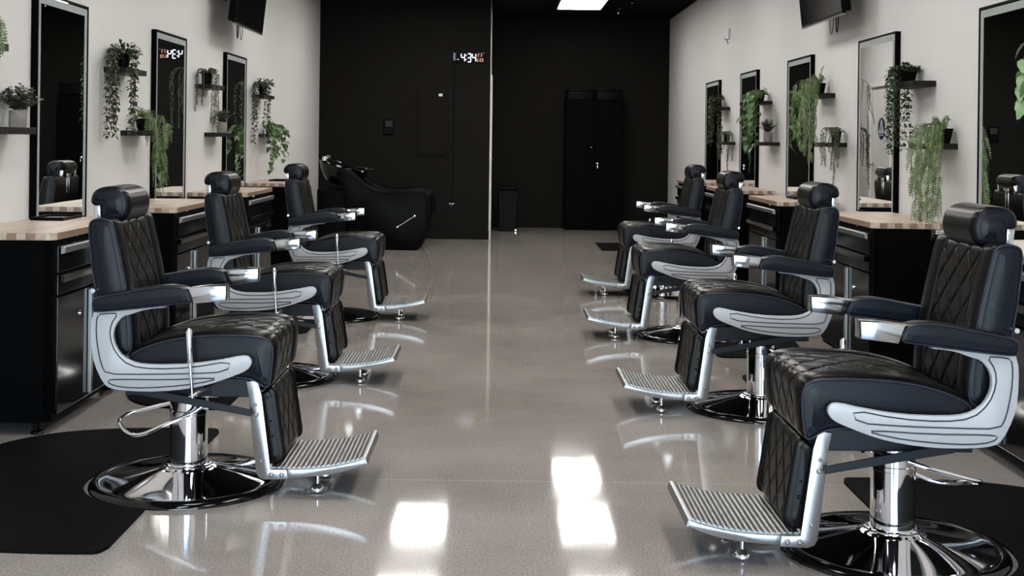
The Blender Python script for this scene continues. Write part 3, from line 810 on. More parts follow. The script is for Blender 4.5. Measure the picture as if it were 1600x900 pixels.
def strand_path(p0, hang, zend, step=.012, wob=.006):
    """from the pot rim p0, over to the hanging point, then straight down with small wobble"""
    pts = []; p0 = Vector(p0); h = Vector((hang[0], hang[1], p0.z)); dist = (h-p0).length
    n = max(3, int(dist/step))
    for i in range(n):
        q = i/n; z = p0.z+.035*math.sin(PI*min(1, q*1.15))-.03*q*q
        pts.append(Vector((p0.x+(h.x-p0.x)*math.sin(q*PI/2), p0.y+(h.y-p0.y)*math.sin(q*PI/2), z)))
    z = pts[-1].z; w = Vector((0, 0, 0))
    while z > zend:
        z -= step; w += Vector((random.uniform(-wob, wob), random.uniform(-wob, wob), 0))*.5; w *= .93
        pts.append(Vector((h.x+w.x, h.y+w.y, z)))
    return pts
def pot(kind, parent, h, r):
    bm = NB()
    if kind == 'square':
        a, b = r*.72, r
        prof = [(a, 0), (b, h), (b-.006, h), (a-.002, .012)]
        rings = [[bm.verts.new((sx*q, sy*q, z)) for sx, sy in ((-1, -1), (1, -1), (1, 1), (-1, 1))] for q, z in prof]
        for A, B in zip(rings, rings[1:]):
            for i in range(4): bm.faces.new((A[i], A[(i+1) % 4], B[(i+1) % 4], B[i]))
        bm.faces.new(rings[0][::-1]); bm.faces.new(rings[-1])
        obj('pot', bm, M['plastic'], parent)
    elif kind == 'concrete':
        lathe(bm, [(0, 0), (r*.9, 0), (r, .01), (r, h), (r-.008, h), (r-.01, h-.02), (0, h-.02)], 32); obj('pot', bm, M['concretepot'], parent, smooth=40)
    else:
        lathe(bm, [(0, 0), (r*.72, 0), (r*.95, h*.9), (r, h*.9), (r, h), (r-.006, h), (r-.01, h-.015), (0, h-.015)], 32); obj('pot', bm, M['plastic'], parent, smooth=40)
    bm = NB(); q = r*(.8 if kind == 'square' else .86)
    lathe(bm, [(0, h-.006), (q*.6, h-.007), (q, h-.012)], 20); obj('soil', bm, M['soil'], parent, smooth=40)

def plant(name, cat, label, key, potx, poty, kind, potkind, strands=(), ph=.08, pr=.045, crown=None, mat_='leaf_dark', group=None, up=None):
    side, ys, z = SH[key]
    t = thing(name, label, cat, (potx, poty, z), 0, group)
    pot(potkind, t, ph, pr)
    bm = NB(); st = NB(); O = Vector((potx, poty, z))
    top = O+Vector((0, 0, ph))
    sgn = -side
    if kind in ('vine', 'pearl'):
        L0, W0, gap = (.031, .0155, .0175) if kind == 'vine' else (.012, .008, .0062)
        if crown:
            cr, chh = crown
            for i in range(170 if kind == 'vine' else 260):
                a = random.uniform(0, 2*PI); rr = cr*math.sqrt(random.random()); zz = chh*math.sqrt(max(0, 1-(rr/cr)**2))*random.uniform(.2, 1)
                p = top+Vector((rr*math.cos(a), rr*math.sin(a), zz-.012))
                d = Vector((math.cos(a), math.sin(a), .5))+rv(.7)
                leaf(bm, p-O, d, Vector((0, 0, 1))+rv(.3), L0*random.uniform(.8, 1.3), W0*random.uniform(.9, 1.4))
        for hx, hy, ze in strands:
            a = math.atan2(hy-poty, hx-potx); p0 = top+Vector((math.cos(a)*pr*.7, math.sin(a)*pr*.7, -.002))
            P = [p-O for p in strand_path(p0, (hx, hy), ze)]
            tube(st, P[::2], .0012, 4)
            ln = 0; k = 0
            for i in range(1, len(P)):
                ln += (P[i]-P[i-1]).length
                while ln > gap:
                    ln -= gap; k += 1
                    for m_ in (0, 1) if kind == 'vine' else (0, 1, 2):
                        ang = k*2.2+m_*PI*(1 if kind == 'vine' else .667)+random.uniform(-.4, .4)
                        d = Vector((math.cos(ang), math.sin(ang), random.uniform(-.9, -.1)))
                        leaf(bm, P[i]+rv(.002), d, Vector((0, 0, 1))+rv(.3), L0*random.uniform(.75, 1.25), W0*random.uniform(.8, 1.3), 'ovate')
    elif kind == 'pothos':
        for hx, hy, ze in strands:
            a = math.atan2(hy-poty, hx-potx); p0 = top+Vector((math.cos(a)*pr*.5, math.sin(a)*pr*.5, 0))
            P = [p-O for p in strand_path(p0, (hx, hy), ze, wob=.012)]
            tube(st, P[::2], .0022, 5); ln = 0; k = 0
            for i in range(1, len(P)):
                ln += (P[i]-P[i-1]).length
                if ln > .030:
                    ln = 0; k += 1; ang = random.uniform(-1.6, 1.6)+(0 if sgn > 0 else PI)
                    if random.random() < .35: ang = -PI/2+random.uniform(-.6, .6)
                    d = Vector((math.cos(ang), math.sin(ang), random.uniform(-.9, -.1))); b_ = P[i]+d.normalized()*random.uniform(.01, .03)
                    tube(st, [P[i], b_], .0012, 4)
                    s_ = random.uniform(.75, 1.15)*(crown[1] if crown else 1)
                    dd = Vector((d.x, d.y, -.9+random.uniform(-.5, .3)))
                    leaf(bm, b_, dd, Vector((d.x, d.y, .5))+rv(.3), .058*s_, .052*s_, 'heart', .15)
        if crown:
            for i in range(int(crown[0])):
                a = random.uniform(0, 2*PI); el = random.uniform(.2, 1.3); R_ = random.uniform(.03, .075)
                d = Vector((math.cos(a)*math.cos(el), math.sin(a)*math.cos(el), math.sin(el))); b_ = top-O+d*R_
                tube(st, [top-O, b_], .0014, 4)
                leaf(bm, b_, Vector((d.x, d.y, -.2)), Vector((0, 0, 1))+rv(.4), .052*crown[1], .045*crown[1], 'heart', .15)
    elif kind == 'euca':
        cr, chh, _ls = crown
        for i in range(34):
            a = random.uniform(0, 2*PI); lean = random.uniform(0, 1)
            tip = Vector((math.cos(a)*cr*lean, math.sin(a)*cr*lean, chh*(1.05-.55*lean**2)*random.uniform(.75, 1.05)))
            base = Vector((math.cos(a)*pr*.3, math.sin(a)*pr*.3, ph-.01))
            P = [base+Vector((tip.x*q**1.3, tip.y*q**1.3, tip.z*q)) for q in [x/9 for x in range(10)]]
            tube(st, P, .0011, 4)
            for j in range(2, 10):
                for m_ in (0, PI):
                    ang = j*1.6+m_; d = Vector((math.cos(ang), math.sin(ang), .35))+rv(.3)
                    leaf(bm, P[j], d, Vector((0, 0, 1))+rv(.4), crown[2]*random.uniform(.8, 1.2), crown[2]*.72*random.uniform(.8, 1.2), 'round')
    elif kind == 'fern':
        def frond(base, tip, sag, n=None, wmax=.036):
            L = (tip-base).length; n = n or max(8, int(L/.0118)); P = []
            for i in range(n+1):
                q = i/n; P.append(base.lerp(tip, q)+Vector((0, 0, sag*math.sin(PI*q))))
            tube(st, P[::3]+[P[-1]], .0012, 4)
            side_v = (tip-base).cross(Vector((sgn, -.6, .2))); 
            if side_v.length < 1e-4: side_v = Vector((0, 1, 0))
            side_v.normalize()
            tw = random.uniform(-.8, .8); side_v = Matrix.Rotation(tw, 3, (tip-base).normalized()) @ side_v
            for i in range(1, n+1):
                q = i/n; w = wmax*(math.sin(PI*min(1, q*.9+.12)))**.6*(1-.55*q)
                td = (P[min(i+1, n)]-P[i-1]).normalized(); nn = td.cross(side_v)
                for sg_ in (-1, 1):
                    leaf(bm, P[i], side_v*sg_+td*.4+rv(.08), nn+rv(.1), w*random.uniform(.85, 1.1), .0078, 'pinna', .1)
        for hx, hy, ze in strands:
            a = math.atan2(hy-poty, hx-potx); p0 = top+Vector((math.cos(a)*pr*.5, math.sin(a)*pr*.5, 0))
            P = [p-O for p in strand_path(p0, (hx, hy), ze+.10, wob=.010)]
            tube(st, P[::3], .002, 5); ln = .04
            for i in range(1, len(P)):
                ln += (P[i]-P[i-1]).length
                if ln > .062:
                    ln = 0
                    for _ in range(1):
                        q = i/len(P); a = random.uniform(0, 2*PI)
                        Lf = random.uniform(.12, .20); out = random.uniform(.01, .05)
                        tip = P[i]+Vector((math.cos(a)*out+sgn*.012, math.sin(a)*out, -Lf))
                        if tip.z+O.z < ze: tip.z = ze-O.z
                        if abs(tip.x+O.x) > abs(XL if side < 0 else XR)-.02: tip.x = (XL+.03 if side < 0 else XR-.03)-O.x
                        frond(P[i], tip, .012)
            frond(P[-1], P[-1]+Vector((random.uniform(-.02, .02), random.uniform(-.02, .02), -.10)), .0)
        for i in range(crown or 8):
            a = random.uniform(0, 2*PI); Lh = random.uniform(.05, .11)
            tip = top-O+Vector((math.cos(a)*Lh*(.5 if math.cos(a)*sgn < 0 else 1), math.sin(a)*Lh, random.uniform(-.03, .05)))
            if abs(tip.x+O.x) > abs(XL if side < 0 else XR)-.02: tip.x = (XL+.03 if side < 0 else XR-.03)-O.x
            frond(top-O, tip, .035)
        if up is not None: frond(top-O, Vector(up)-O, .02, wmax=.036)
    Xw = XL if side < 0 else XR      # keep foliage off the wall
    for b_ in (bm, st):
        for v in b_.verts:
            wx = v.co.x+O.x
            if side < 0 and wx < Xw+.004: v.co.x = Xw+.004-O.x+random.uniform(0, .004)
            if side > 0 and wx > Xw-.004: v.co.x = Xw-.004-O.x-random.uniform(0, .004)
    obj('foliage', bm, M[mat_], t, smooth=-1)
    obj('stem', st, M['stem'], t, smooth=-1)
    return t
def hp_(px, X, yend, dx=0):    # hanging point seen at pixel column px, its tip at pixel row yend
    p = atx(px, yend, X); return (p.x, p.y, p.z)
XLp, XRp = XL+.07, XR-.075
def py_(px, X): return atx(px, 200, X).y
# left wall
plant('fern', 'plant', 'bright green fern hanging into the picture at the upper left edge', 'A0u', XLp, SH['A0u'][1]+.30, 'fern', 'square', [hp_(2, XL+.22, 103), hp_(-25, XL+.2, 160), hp_(-40, XL+.17, 200)], mat_='leaf_fern', group='hanging ferns')
plant('potted_shrub', 'plant', 'bushy grey-green plant in grey concrete pot at the left frame edge', 'A0l', XLp+.005, atx(29, 190, XLp).y-.02, 'euca', 'concrete', ph=.083, pr=.043, crown=(.105, .13, .026), mat_='leaf_euca', group='small shrubs in concrete pots')
plant('trailing_vine', 'plant', 'dark leafy vine in black pot trailing in strands between the two nearest left mirrors', 'A1u', XLp+.01, atx(190, 100, XLp).y, 'vine', 'round',
      [hp_(167, XL+.04, 212), hp_(173, XL+.07, 205), hp_(179, XL+.10, 214), hp_(184, XL+.09, 180), hp_(170, XL+.09, 190), hp_(176, XL+.05, 200), hp_(204, XL+.17, 205), hp_(210, XL+.165, 208), hp_(207, XL+.18, 185), hp_(213, XL+.16, 170)], ph=.09, pr=.048, crown=(.10, .085), group='dark trailing vines')
plant('fern', 'plant', 'long bright fern in black square pot hanging before the clock-reflecting mirror', 'A1l', XLp, atx(228, 195, XLp).y-.05, 'fern', 'square',
      [hp_(240, XL+.2, 292), hp_(247, XL+.18, 306), hp_(255, XL+.21, 288), hp_(261, XL+.22, 230)], mat_='leaf_fern', crown=12, group='hanging ferns')
plant('string_plant', 'plant', 'small-leaved trailing plant in black pot over the concrete pot shelf on the left', 'A2u', XLp, atx(322, 128, XLp).y+.03, 'pearl', 'round',
      [hp_(306.5, XL+.02, 171), hp_(308, XL+.045, 160), hp_(316, XL+.05, 162), hp_(318, XL+.075, 150), hp_(334, XL+.19, 198), hp_(338, XL+.18, 200), hp_(341, XL+.17, 175), hp_(337, XL+.17, 165), hp_(331, XL+.19, 190)], ph=.095, pr=.048, crown=(.06, .035), mat_='leaf_pearl', group='small-leaved string plants')
plant('potted_shrub', 'plant', 'small shrub in concrete pot on the left wall beside the deepest left mirror', 'A2l', XLp+.005, atx(347, 200, XLp).y-.03, 'euca', 'concrete', ph=.092, pr=.042, crown=(.085, .115, .02), mat_='leaf_euca', group='small shrubs in concrete pots')
plant('trailing_vine', 'plant', 'dark leafy vine in black pot deepest on the left wall above the pothos', 'A3u', XLp+.01, atx(409, 140, XLp).y, 'vine', 'round',
      [hp_(395, XL+.03, 220), hp_(398, XL+.06, 222), hp_(401, XL+.08, 200), hp_(397, XL+.09, 190), hp_(413, XL+.17, 212), hp_(418, XL+.16, 205), hp_(421, XL+.16, 190)], ph=.09, pr=.048, crown=(.105, .09), group='dark trailing vines')
plant('pothos', 'plant', 'light green pothos trailing from the deepest left shelf down to the worktop', 'A3l', XLp+.01, atx(420, 205, XLp).y, 'pothos', 'square',
      [hp_(424, XL+.19, 264), hp_(421, XL+.17, 254), hp_(432, XL+.2, 245), hp_(438, XL+.22, 240), hp_(443, XL+.2, 250), hp_(446, XL+.22, 225), hp_(428, XL+.24, 235)], ph=.07, pr=.04, crown=(14, 1.0), mat_='leaf_pothos', group='pothos plants')
# right wall
plant('pothos', 'plant', 'large pale leaves reaching in at the right frame edge', 'B0u', XRp, 5.25, 'pothos', 'square', [hp_(1606, XR-.28, 176), hp_(1618, XR-.28, 150), hp_(1640, XR-.2, 210)], ph=.07, pr=.04, crown=(6, 1.5), mat_='leaf_pale', group='pothos plants')
plant('trailing_vine', 'plant', 'dark leafy vine in black pot hanging over the door-reflecting mirror', 'B1u', XRp, atx(1418, 115, XRp).y, 'vine', 'square',
      [hp_(1386, XR-.19, 232), hp_(1389, XR-.17, 222), hp_(1392, XR-.18, 236), hp_(1396, XR-.16, 228), hp_(1394, XR-.2, 200), hp_(1390, XR-.2, 170), hp_(1398, XR-.17, 190), hp_(1405, XR-.12, 225), hp_(1412, XR-.09, 230), hp_(1420, XR-.05, 218), hp_(1416, XR-.07, 170)], ph=.075, pr=.047, crown=(.075, .05), group='dark trailing vines')
plant('fern', 'plant', 'longest bright fern in black square pot hanging over the end of a right cabinet', 'B1l', XRp, atx(1478, 210, XRp).y+.07, 'fern', 'square',
      [hp_(1424, XR-.17, 308), hp_(1431, XR-.19, 358), hp_(1440, XR-.2, 392), hp_(1448, XR-.18, 350), hp_(1457, XR-.17, 374), hp_(1465, XR-.15, 340), hp_(1436, XR-.16, 290), hp_(1450, XR-.15, 270)], ph=.085, pr=.05, mat_='leaf_fern', crown=14, up=atx(1456, 184, XR-.1), group='hanging ferns')
plant('fern', 'plant', 'bright fern with one upright frond hanging before the third right mirror', 'B2u', XRp, atx(1281, 140, XRp).y+.03, 'fern', 'square',
      [hp_(1240, XR-.26, 220), hp_(1250, XR-.25, 236), hp_(1259, XR-.22, 245), hp_(1267, XR-.2, 256), hp_(1276, XR-.15, 230), hp_(1255, XR-.28, 205)], ph=.085, pr=.045, mat_='leaf_fern', crown=12, up=atx(1288, 102, XR-.08), group='hanging ferns')
plant('string_plant', 'plant', 'small-leaved trailing plant with one very long strand above the second right headrest', 'B2l', XRp, atx(1309, 215, XRp).y+.05, 'pearl', 'round',
      [hp_(1282, XR-.19, 256), hp_(1286, XR-.17, 250), hp_(1290, XR-.18, 257), hp_(1300, XR-.16, 262), hp_(1302.5, XR-.155, 291), hp_(1309, XR-.14, 258), hp_(1306, XR-.15, 245), hp_(1296, XR-.17, 235)], ph=.085, pr=.042, crown=(.06, .04), mat_='leaf_pearl', group='small-leaved string plants')
plant('pothos', 'plant', 'light green pothos hanging before the fourth right mirror', 'B3u', XRp-.01, atx(1190, 150, XRp).y, 'pothos', 'square',
      [hp_(1162, XR-.25, 190), hp_(1168, XR-.22, 222), hp_(1173, XR-.24, 205), hp_(1177, XR-.2, 232), hp_(1180, XR-.17, 200), hp_(1170, XR-.28, 185), hp_(1184, XR-.16, 195), hp_(1166, XR-.2, 230), hp_(1175, XR-.26, 180)], ph=.065, pr=.035, crown=(22, 1.1), mat_='leaf_pothos', group='pothos plants')
plant('potted_shrub', 'plant', 'small shrub in concrete pot on the right wall below the pothos', 'B3l', XRp-.01, atx(1203, 214, XRp).y+.04, 'euca', 'concrete', ph=.095, pr=.042, crown=(.085, .12, .022), mat_='leaf_euca', group='small shrubs in concrete pots')
plant('trailing_vine', 'plant', 'dark leafy vine in black pot deepest on the right wall', 'B4u', XRp-.01, atx(1121, 165, XRp).y, 'vine', 'round',
      [hp_(1107, XR-.22, 222), hp_(1110, XR-.2, 226), hp_(1113, XR-.19, 220), hp_(1116, XR-.17, 210), hp_(1109, XR-.24, 195), hp_(1112, XR-.2, 180), hp_(1124, XR-.08, 245), hp_(1127, XR-.06, 235), hp_(1121, XR-.12, 225)], ph=.09, pr=.048, crown=(.09, .07), group='dark trailing vines')
plant('string_plant', 'plant', 'small-leaved trailing plant on the deepest right lower shelf', 'B4l', XRp, atx(1137, 215, XRp).y+.06, 'pearl', 'round',
      [hp_(1124, XR-.19, 246), hp_(1128, XR-.17, 240), hp_(1136, XR-.15, 269), hp_(1138, XR-.14, 250), hp_(1143, XR-.13, 250), hp_(1131, XR-.17, 232)], ph=.085, pr=.042, crown=(.065, .045), mat_='leaf_pearl', group='small-leaved string plants')

# ------------------------------------------------------------------ televisions
def make_tv(side, label, xf, yn, yf, zb):
    """screen faces the aisle, tilted a little downwards"""
    s = -side
    t = thing('television', label, 'television', (xf, (yn+yf)/2, zb), 0, 'wall televisions'); w = (yf-yn)/2; h = 2*w*.565
    tilt = Matrix.Rotation(math.radians(6)*s, 3, 'Y')
    def fin(bm, name, m, par=t, **k):
        for v in bm.verts: v.co = tilt @ v.co
        return obj(name, bm, m, par, **k)
    bm = NB(); box(bm, min(0, -s*.028), max(0, -s*.028), -w, w, 0, h, .003)
    prism(bm, [(-w*.96, .02), (w*.96, .02), (w*.94, h*.55), (-w*.94, h*.55)], -s*.028, -s*.075, 'x', .008)
    fin(bm, 'television_body', M['plastic'])
    bm = NB(); box(bm, min(0, s*.002), max(0, s*.002), -w+.012, w-.012, .02, h-.012); fin(bm, 'screen', M['screen'])
    bm = NB(); box(bm, min(-s*.024, s*.003), max(-s*.024, s*.003), -w, w, -.004, .004); fin(bm, 'bottom_trim', M['brushed'])
    bm = NB(); X = XL if side < 0 else XR; g = abs(X-xf)
    g -= .002; box(bm, min(-s*(g-.02), -s*g), max(-s*(g-.02), -s*g), -.12, .12, .25, .55, .003); box(bm, min(-s*.03, -s*g), max(-s*.03, -s*g), -.03, .03, .37, .43, .003)
    obj('wall_bracket', bm, M['satinblack'], t)
    for q, r, lw in ((-w*.45, .0045, .03), (-w*.2, .0028, .05)):
        bm = NB(); tube(bm, [(-s*.05, q-lw*math.cos(a), .01-.11*math.sin(a)) for a in [PI*i/16 for i in range(17)]], r, 8); obj('cable', bm, M['plastic'], t, smooth=60)
    return t
p0, p1 = tr(368, 42), tr(410, 57.5)
xt = XL+.24
make_tv(-1, 'black television on the left wall, cut by the top frame edge', xt, F*xt/p0[0], F*xt/p1[0], 2.27)
p0, p1 = tr(1316.3, 20), tr(1252.7, 40.6)
xt = XR-.21
make_tv(1, 'black television on the right wall, cut by the top frame edge', xt, F*xt/p0[0], F*xt/p1[0], 2.25)
# leftover wire hook on the right wall
p = atx(1140, 60, XR)
t = thing('wall_hook', 'thin twin metal rods with a hook on the right wall near the ceiling', 'wall hook', (XR, p.y, p.z))
bm = NB()
for q in (-.045, .02): tube(bm, [(-.006, q, .11), (-.006, q, -.0)], .004, 6)
obj('rod', bm, M['brushed'], t); bm = NB(); tube(bm, [(-.006, -.05, -.01), (-.05, -.04, -.015), (-.06, .01, .0), (-.02, .05, -.02), (-.006, .05, -.06)], .004, 6); obj('hook', bm, M['plastic'], t)

# ------------------------------------------------------------------ things on the black partition
SEG = {'0': 'abcdef', '2': 'abged', '3': 'abgcd', '4': 'fgbc', '6': 'afgedc', '8': 'abcdefg'}
def digit(bm, ch, x, z, w, h, th, y):
    """seven-segment digit with its lower left corner at x,z, facing -y"""
    def hz(zc): prism(bm, [(x+th*.3, zc), (x+th*.8, zc+th/2), (x+w-th*.8, zc+th/2), (x+w-th*.3, zc), (x+w-th*.8, zc-th/2), (x+th*.8, zc-th/2)], y-.001, y, 'y')
    def vt(xc, za, zb): prism(bm, [(xc, za+th*.3), (xc+th/2, za+th*.8), (xc+th/2, zb-th*.8), (xc, zb-th*.3), (xc-th/2, zb-th*.8), (xc-th/2, za+th*.8)], y-.001, y, 'y')
    for s in SEG[ch]:
        if s == 'a': hz(z+h-th/2)
        if s == 'g': hz(z+h/2)
        if s == 'd': hz(z+th/2)
        if s == 'f': vt(x+th/2, z+h/2, z+h)
        if s == 'b': vt(x+w-th/2, z+h/2, z+h)
        if s == 'e': vt(x+th/2, z, z+h/2)
        if s == 'c': vt(x+w-th/2, z, z+h/2)
a = aty(708, 82, YP); b = aty(757, 97.8, YP)
cw, chh_ = b.x-a.x, a.z-b.z
ck = thing('digital_clock', 'black digital wall clock lit with white 4:34 and small orange numbers', 'clock', (a.x, YP, b.z))
bm = NB(); box(bm, 0, cw, -.03, 0, 0, chh_, .003); obj('clock_case', bm, M['plastic'], ck)
u = cw/1200   # detail units from the close view (200..1400 px wide)
def cxz(x, y): return ((x-190)*u, chh_-(y-165)*u)
yk = -.0305
bm = NB()
for x in (485, 905):
    X_, Z_ = cxz(x, 520); digit(bm, '4', X_, Z_, 175*u, 325*u, 42*u, yk)
X_, Z_ = cxz(730, 545); digit(bm, '3', X_, Z_, 160*u, 355*u, 42*u, yk)
for y in (275, 435):
    X_, Z_ = cxz(672, y+18); box(bm, X_, X_+38*u, yk-.001, yk, Z_, Z_+36*u)
X_, Z_ = cxz(345, 440); box(bm, X_, X_+70*u, yk-.001, yk, Z_, Z_+20*u); obj('time_digits', bm, M['digit_white'], ck)
bm = NB()
for ch, x, y, w, h in (('2', 1125, 320, 70, 135), ('3', 1230, 320, 70, 135), ('6', 1100, 520, 60, 140), ('0', 1200, 520, 62, 140), ('8', 1285, 520, 62, 140)):
    X_, Z_ = cxz(x, y); digit(bm, ch, X_, Z_, w*u, h*u, 24*u, yk)
X_, Z_ = cxz(1175, 470); box(bm, X_, X_+16*u, yk-.001, yk, Z_, Z_+16*u)
obj('date_digits', bm, M['digit_orange'], ck)
bm = NB()
for y in (215, 260, 308, 355, 405, 458): X_, Z_ = cxz(205, y); box(bm, X_, X_+78*u, yk-.001, yk, Z_, Z_+16*u)
X_, Z_ = cxz(1335, 190); box(bm, X_, X_+40*u, yk-.001, yk, Z_, Z_+14*u); obj('scale_ticks', bm, M['digit_blue'], ck)
bm = NB(); p0 = aty(710.5, 98, YP); p1 = aty(707, 318, YP)
tube(bm, [(p0.x-a.x, -.008, .0), (p0.x-a.x-.002, -.005, -.4), (p1.x-a.x, -.005, p1.z-b.z)], .006, 6); obj('cord', bm, M['plastic'], ck)
a = aty(699, 316, YP); b = aty(712, 331, YP)
t = thing('power_outlet', 'black wall outlet with plug below the clock cord', 'outlet', ((a.x+b.x)/2, YP, b.z))
bm = NB(); box(bm, -.036, .036, -.006, 0, 0, .118, .002); obj('cover_plate', bm, M['plastic'], t)
bm = NB(); box(bm, -.017, .017, -.009, -.006, .066, .1, .003); box(bm, -.017, .017, -.009, -.006, .018, .052, .003); obj('socket', bm, M['satinblack'], t)
bm = NB(); box(bm, -.014, .014, -.035, -.009, .02, .05, .004); obj('plug', bm, M['plastic'], t)
bm = NB(); box(bm, -.03, -.008, -.0075, -.006, .106, .112); box(bm, .008, .03, -.0075, -.006, .106, .112); obj('screw', bm, M['brass'], t)
a = aty(651, 135, YP); b = aty(698.5, 246, YP)
t = thing('breaker_panel', 'black painted breaker panel with inner door on the black partition', 'electrical panel', (a.x, YP, b.z)); w, h = b.x-a.x, a.z-b.z
bm = NB(); box(bm, 0, w, -.012, 0, 0, h, .004); prism(bm, [(.03, .03), (w-.03, .03), (w-.03, h-.03), (.03, h-.03)], -.03, -.012, 'y', .006); obj('panel_frame', bm, M['blackwall'], t)
bm = NB(); box(bm, .085, w-.06, -.037, -.03, .06, h-.16, .002); pd = obj('panel_door', bm, M['blackwall'], t)
bm = NB(); box(bm, w-.17, w-.08, -.043, -.037, h*.43, h*.46, .002); obj('latch', bm, M['plastic'], pd)
bm = NB(); box(bm, w-.12, w-.07, -.0315, -.03, h-.13, h-.095); obj('sticker', bm, M['label'], t, label='small white sticker')
a = aty(600, 186, YP); b = aty(616, 210, YP)
t = thing('thermostat', 'small black box on the black partition left of the breaker panel', 'thermostat', ((a.x+b.x)/2, YP, b.z)); w, h = b.x-a.x, a.z-b.z
bm = NB(); box(bm, -w/2, w/2, -.035, 0, 0, h, .008); obj('thermostat_body', bm, M['plastic'], t); bm = NB(); box(bm, -w/2+.02, w/2-.02, -.037, -.035, h*.5, h-.02, .001); obj('display', bm, M['screen'], t)

# ------------------------------------------------------------------ tall cabinet, storage bins, rubbish bin
YK = 18.42
a = aty(884.5, 157, YK); b = aty(975, 157, YK); w = b.x-a.x; h = a.z
t = thing('storage_cabinet', 'tall black two-door steel cabinet against the black back wall', 'cabinet', (a.x, YK, 0))
bm = NB(); box(bm, 0, w, .02, YB-YK-.01, .02, h, .004); box(bm, .02, w-.02, .04, YB-YK-.03, 0, .02); obj('body', bm, M['steelmatte'], t)
for k in (0, 1):
    bm = NB(); box(bm, .012 if k == 0 else w/2+.002, w/2-.002 if k == 0 else w-.012, 0, .02, .06, h-.015, .004); d = obj('door', bm, M['steelmatte'], t)
    bm = NB(); 
    if k == 0:
        tube(bm, [(w/2-.05, 0, 1.22), (w/2-.05, -.03, 1.20), (w/2-.05, -.03, 1.06), (w/2-.05, 0, 1.04)], .007, 8); obj('handle', bm, M['plastic'], d, smooth=60)
        bm = NB(); lathe(bm, [(0, .008), (.012, .008), (.013, 0)], 14, (w/2-.05, 0, 1.245), Matrix.Rotation(PI/2, 4, 'X')); obj('lock', bm, M['greyprint'], d, smooth=60)
    else:
        lathe(bm, [(0, .010), (.017, .010), (.018, 0)], 16, (w/2+.045, 0, 1.0), Matrix.Rotation(PI/2, 4, 'X')); box(bm, w/2+.04, w/2+.05, -.03, -.008, .985, 1.015, .002)
        box(bm, w/2+.042, w/2+.056, -.026, -.020, .93, .975, .001); obj('key_lock', bm, M['chrome'], d, smooth=60)
hb = aty(885, 139, YK).z-h
for k, (x0, x1, lb) in enumerate(((.01, w/2-.01, 'black storage bin on the cabinet top, left of two'), (w/2+.01, w-.01, 'black storage bin on the cabinet top, right of two'))):
    o = thing('storage_bin', lb, 'bin', (a.x+(x0+x1)/2, YK+.21, h), 0, 'black storage bins on the tall cabinet'); q = (x1-x0)/2
    bm = NB(); box(bm, -q+.012, q-.012, -.17, .17, 0, hb-.02, .02, 3); obj('bin_body', bm, M['plastic'], o, smooth=30)
    bm = NB(); box(bm, -q, q, -.185, .185, hb-.028, hb, .008, 3); obj('lid', bm, M['plastic'], o, smooth=30)
yb = 18.0
a = aty(775.5, 300, yb); b = aty(808, 300, yb); q = (b.x-a.x)/2
t = thing('trash_bin', 'black rubbish bin with lid on the floor beside the open end of the partition', 'trash bin', ((a.x+b.x)/2+.02, yb+.2, 0))
zt = aty(790, 291, yb).z
bm = NB(); prism(bm, [(-q*.82, 0), (q*.82, 0), (q*.97, zt-.06), (-q*.97, zt-.06)], -.17, .17, 'y', .01); obj('bin_body', bm, M['plastic'], t)
bm = NB(); box(bm, -q, q, -.185, .185, zt-.06, zt, .015, 3); obj('lid', bm, M['plastic'], t, smooth=30)
bm = NB(); box(bm, q*.7, q*.7+.02, -.19, -.168, .01, .03, .003); obj('pedal', bm, M['chrome'], t)

# ------------------------------------------------------------------ shampoo station
YS = 14.75
t = thing('shampoo_station', 'black backwash shampoo station with reclining seat and glossy basin at the far left', 'shampoo chair', (-2.18, YS, 0))
def sp_(px, py): p = aty(px, py, YS); return (p.x+2.18, p.z)
side_o = [sp_(x, y) for x, y in ((527, 268), (545, 272), (557, 283), (572, 295), (590, 302), (612, 304), (640, 302), (658, 302.5), (667, 307), (670.5, 316), (670, 335), (666, 366), (660, 384), (652, 391.5), (600, 392.5), (540, 393.5), (520, 394))]
lo = side_o[:-3]+[(side_o[-4][0]-.02, .012), (.38, .012), (.36, .5)]
for k, y0 in enumerate((0, .62)):
    bm = NB(); prism(bm, chaikin(lo, 1), y0, y0+.11, 'y', .02); obj('arm_panel', bm, M['plastic'], t, smooth=40)
    bm = NB(); rl = resample(chaikin(side_o[:11], 1, False), 40, False)[0]
    tube(bm, [(x, y0+.055, z+.006) for x, z in rl], .05, 14)
    for v in bm.verts: v.co.z = v.co.z
    obj('arm_roll', bm, M['plastic'], t, smooth=60)
bm = NB(); prism(bm, chaikin([(.50, .42), (.60, .46), (.95, .44), (1.20, .46), (1.30, .42), (1.30, .20), (1.22, .06), (.5, .06)], 2), .11, .62, 'y', .01); obj('seat_cushion', bm, M['plastic'], t, smooth=40)
bm = NB(); prism(bm, chaikin([(.50, .40), (.62, .44), (.42, .95), (.32, .98), (.26, .93)], 2), .11, .62, 'y', .01); obj('backrest_cushion', bm, M['plastic'], t, smooth=40)
bm = NB(); box(bm, -.02, .36, .14, .60, .0, .72, .02); obj('plumbing_cabinet', bm, M['plastic'], t)
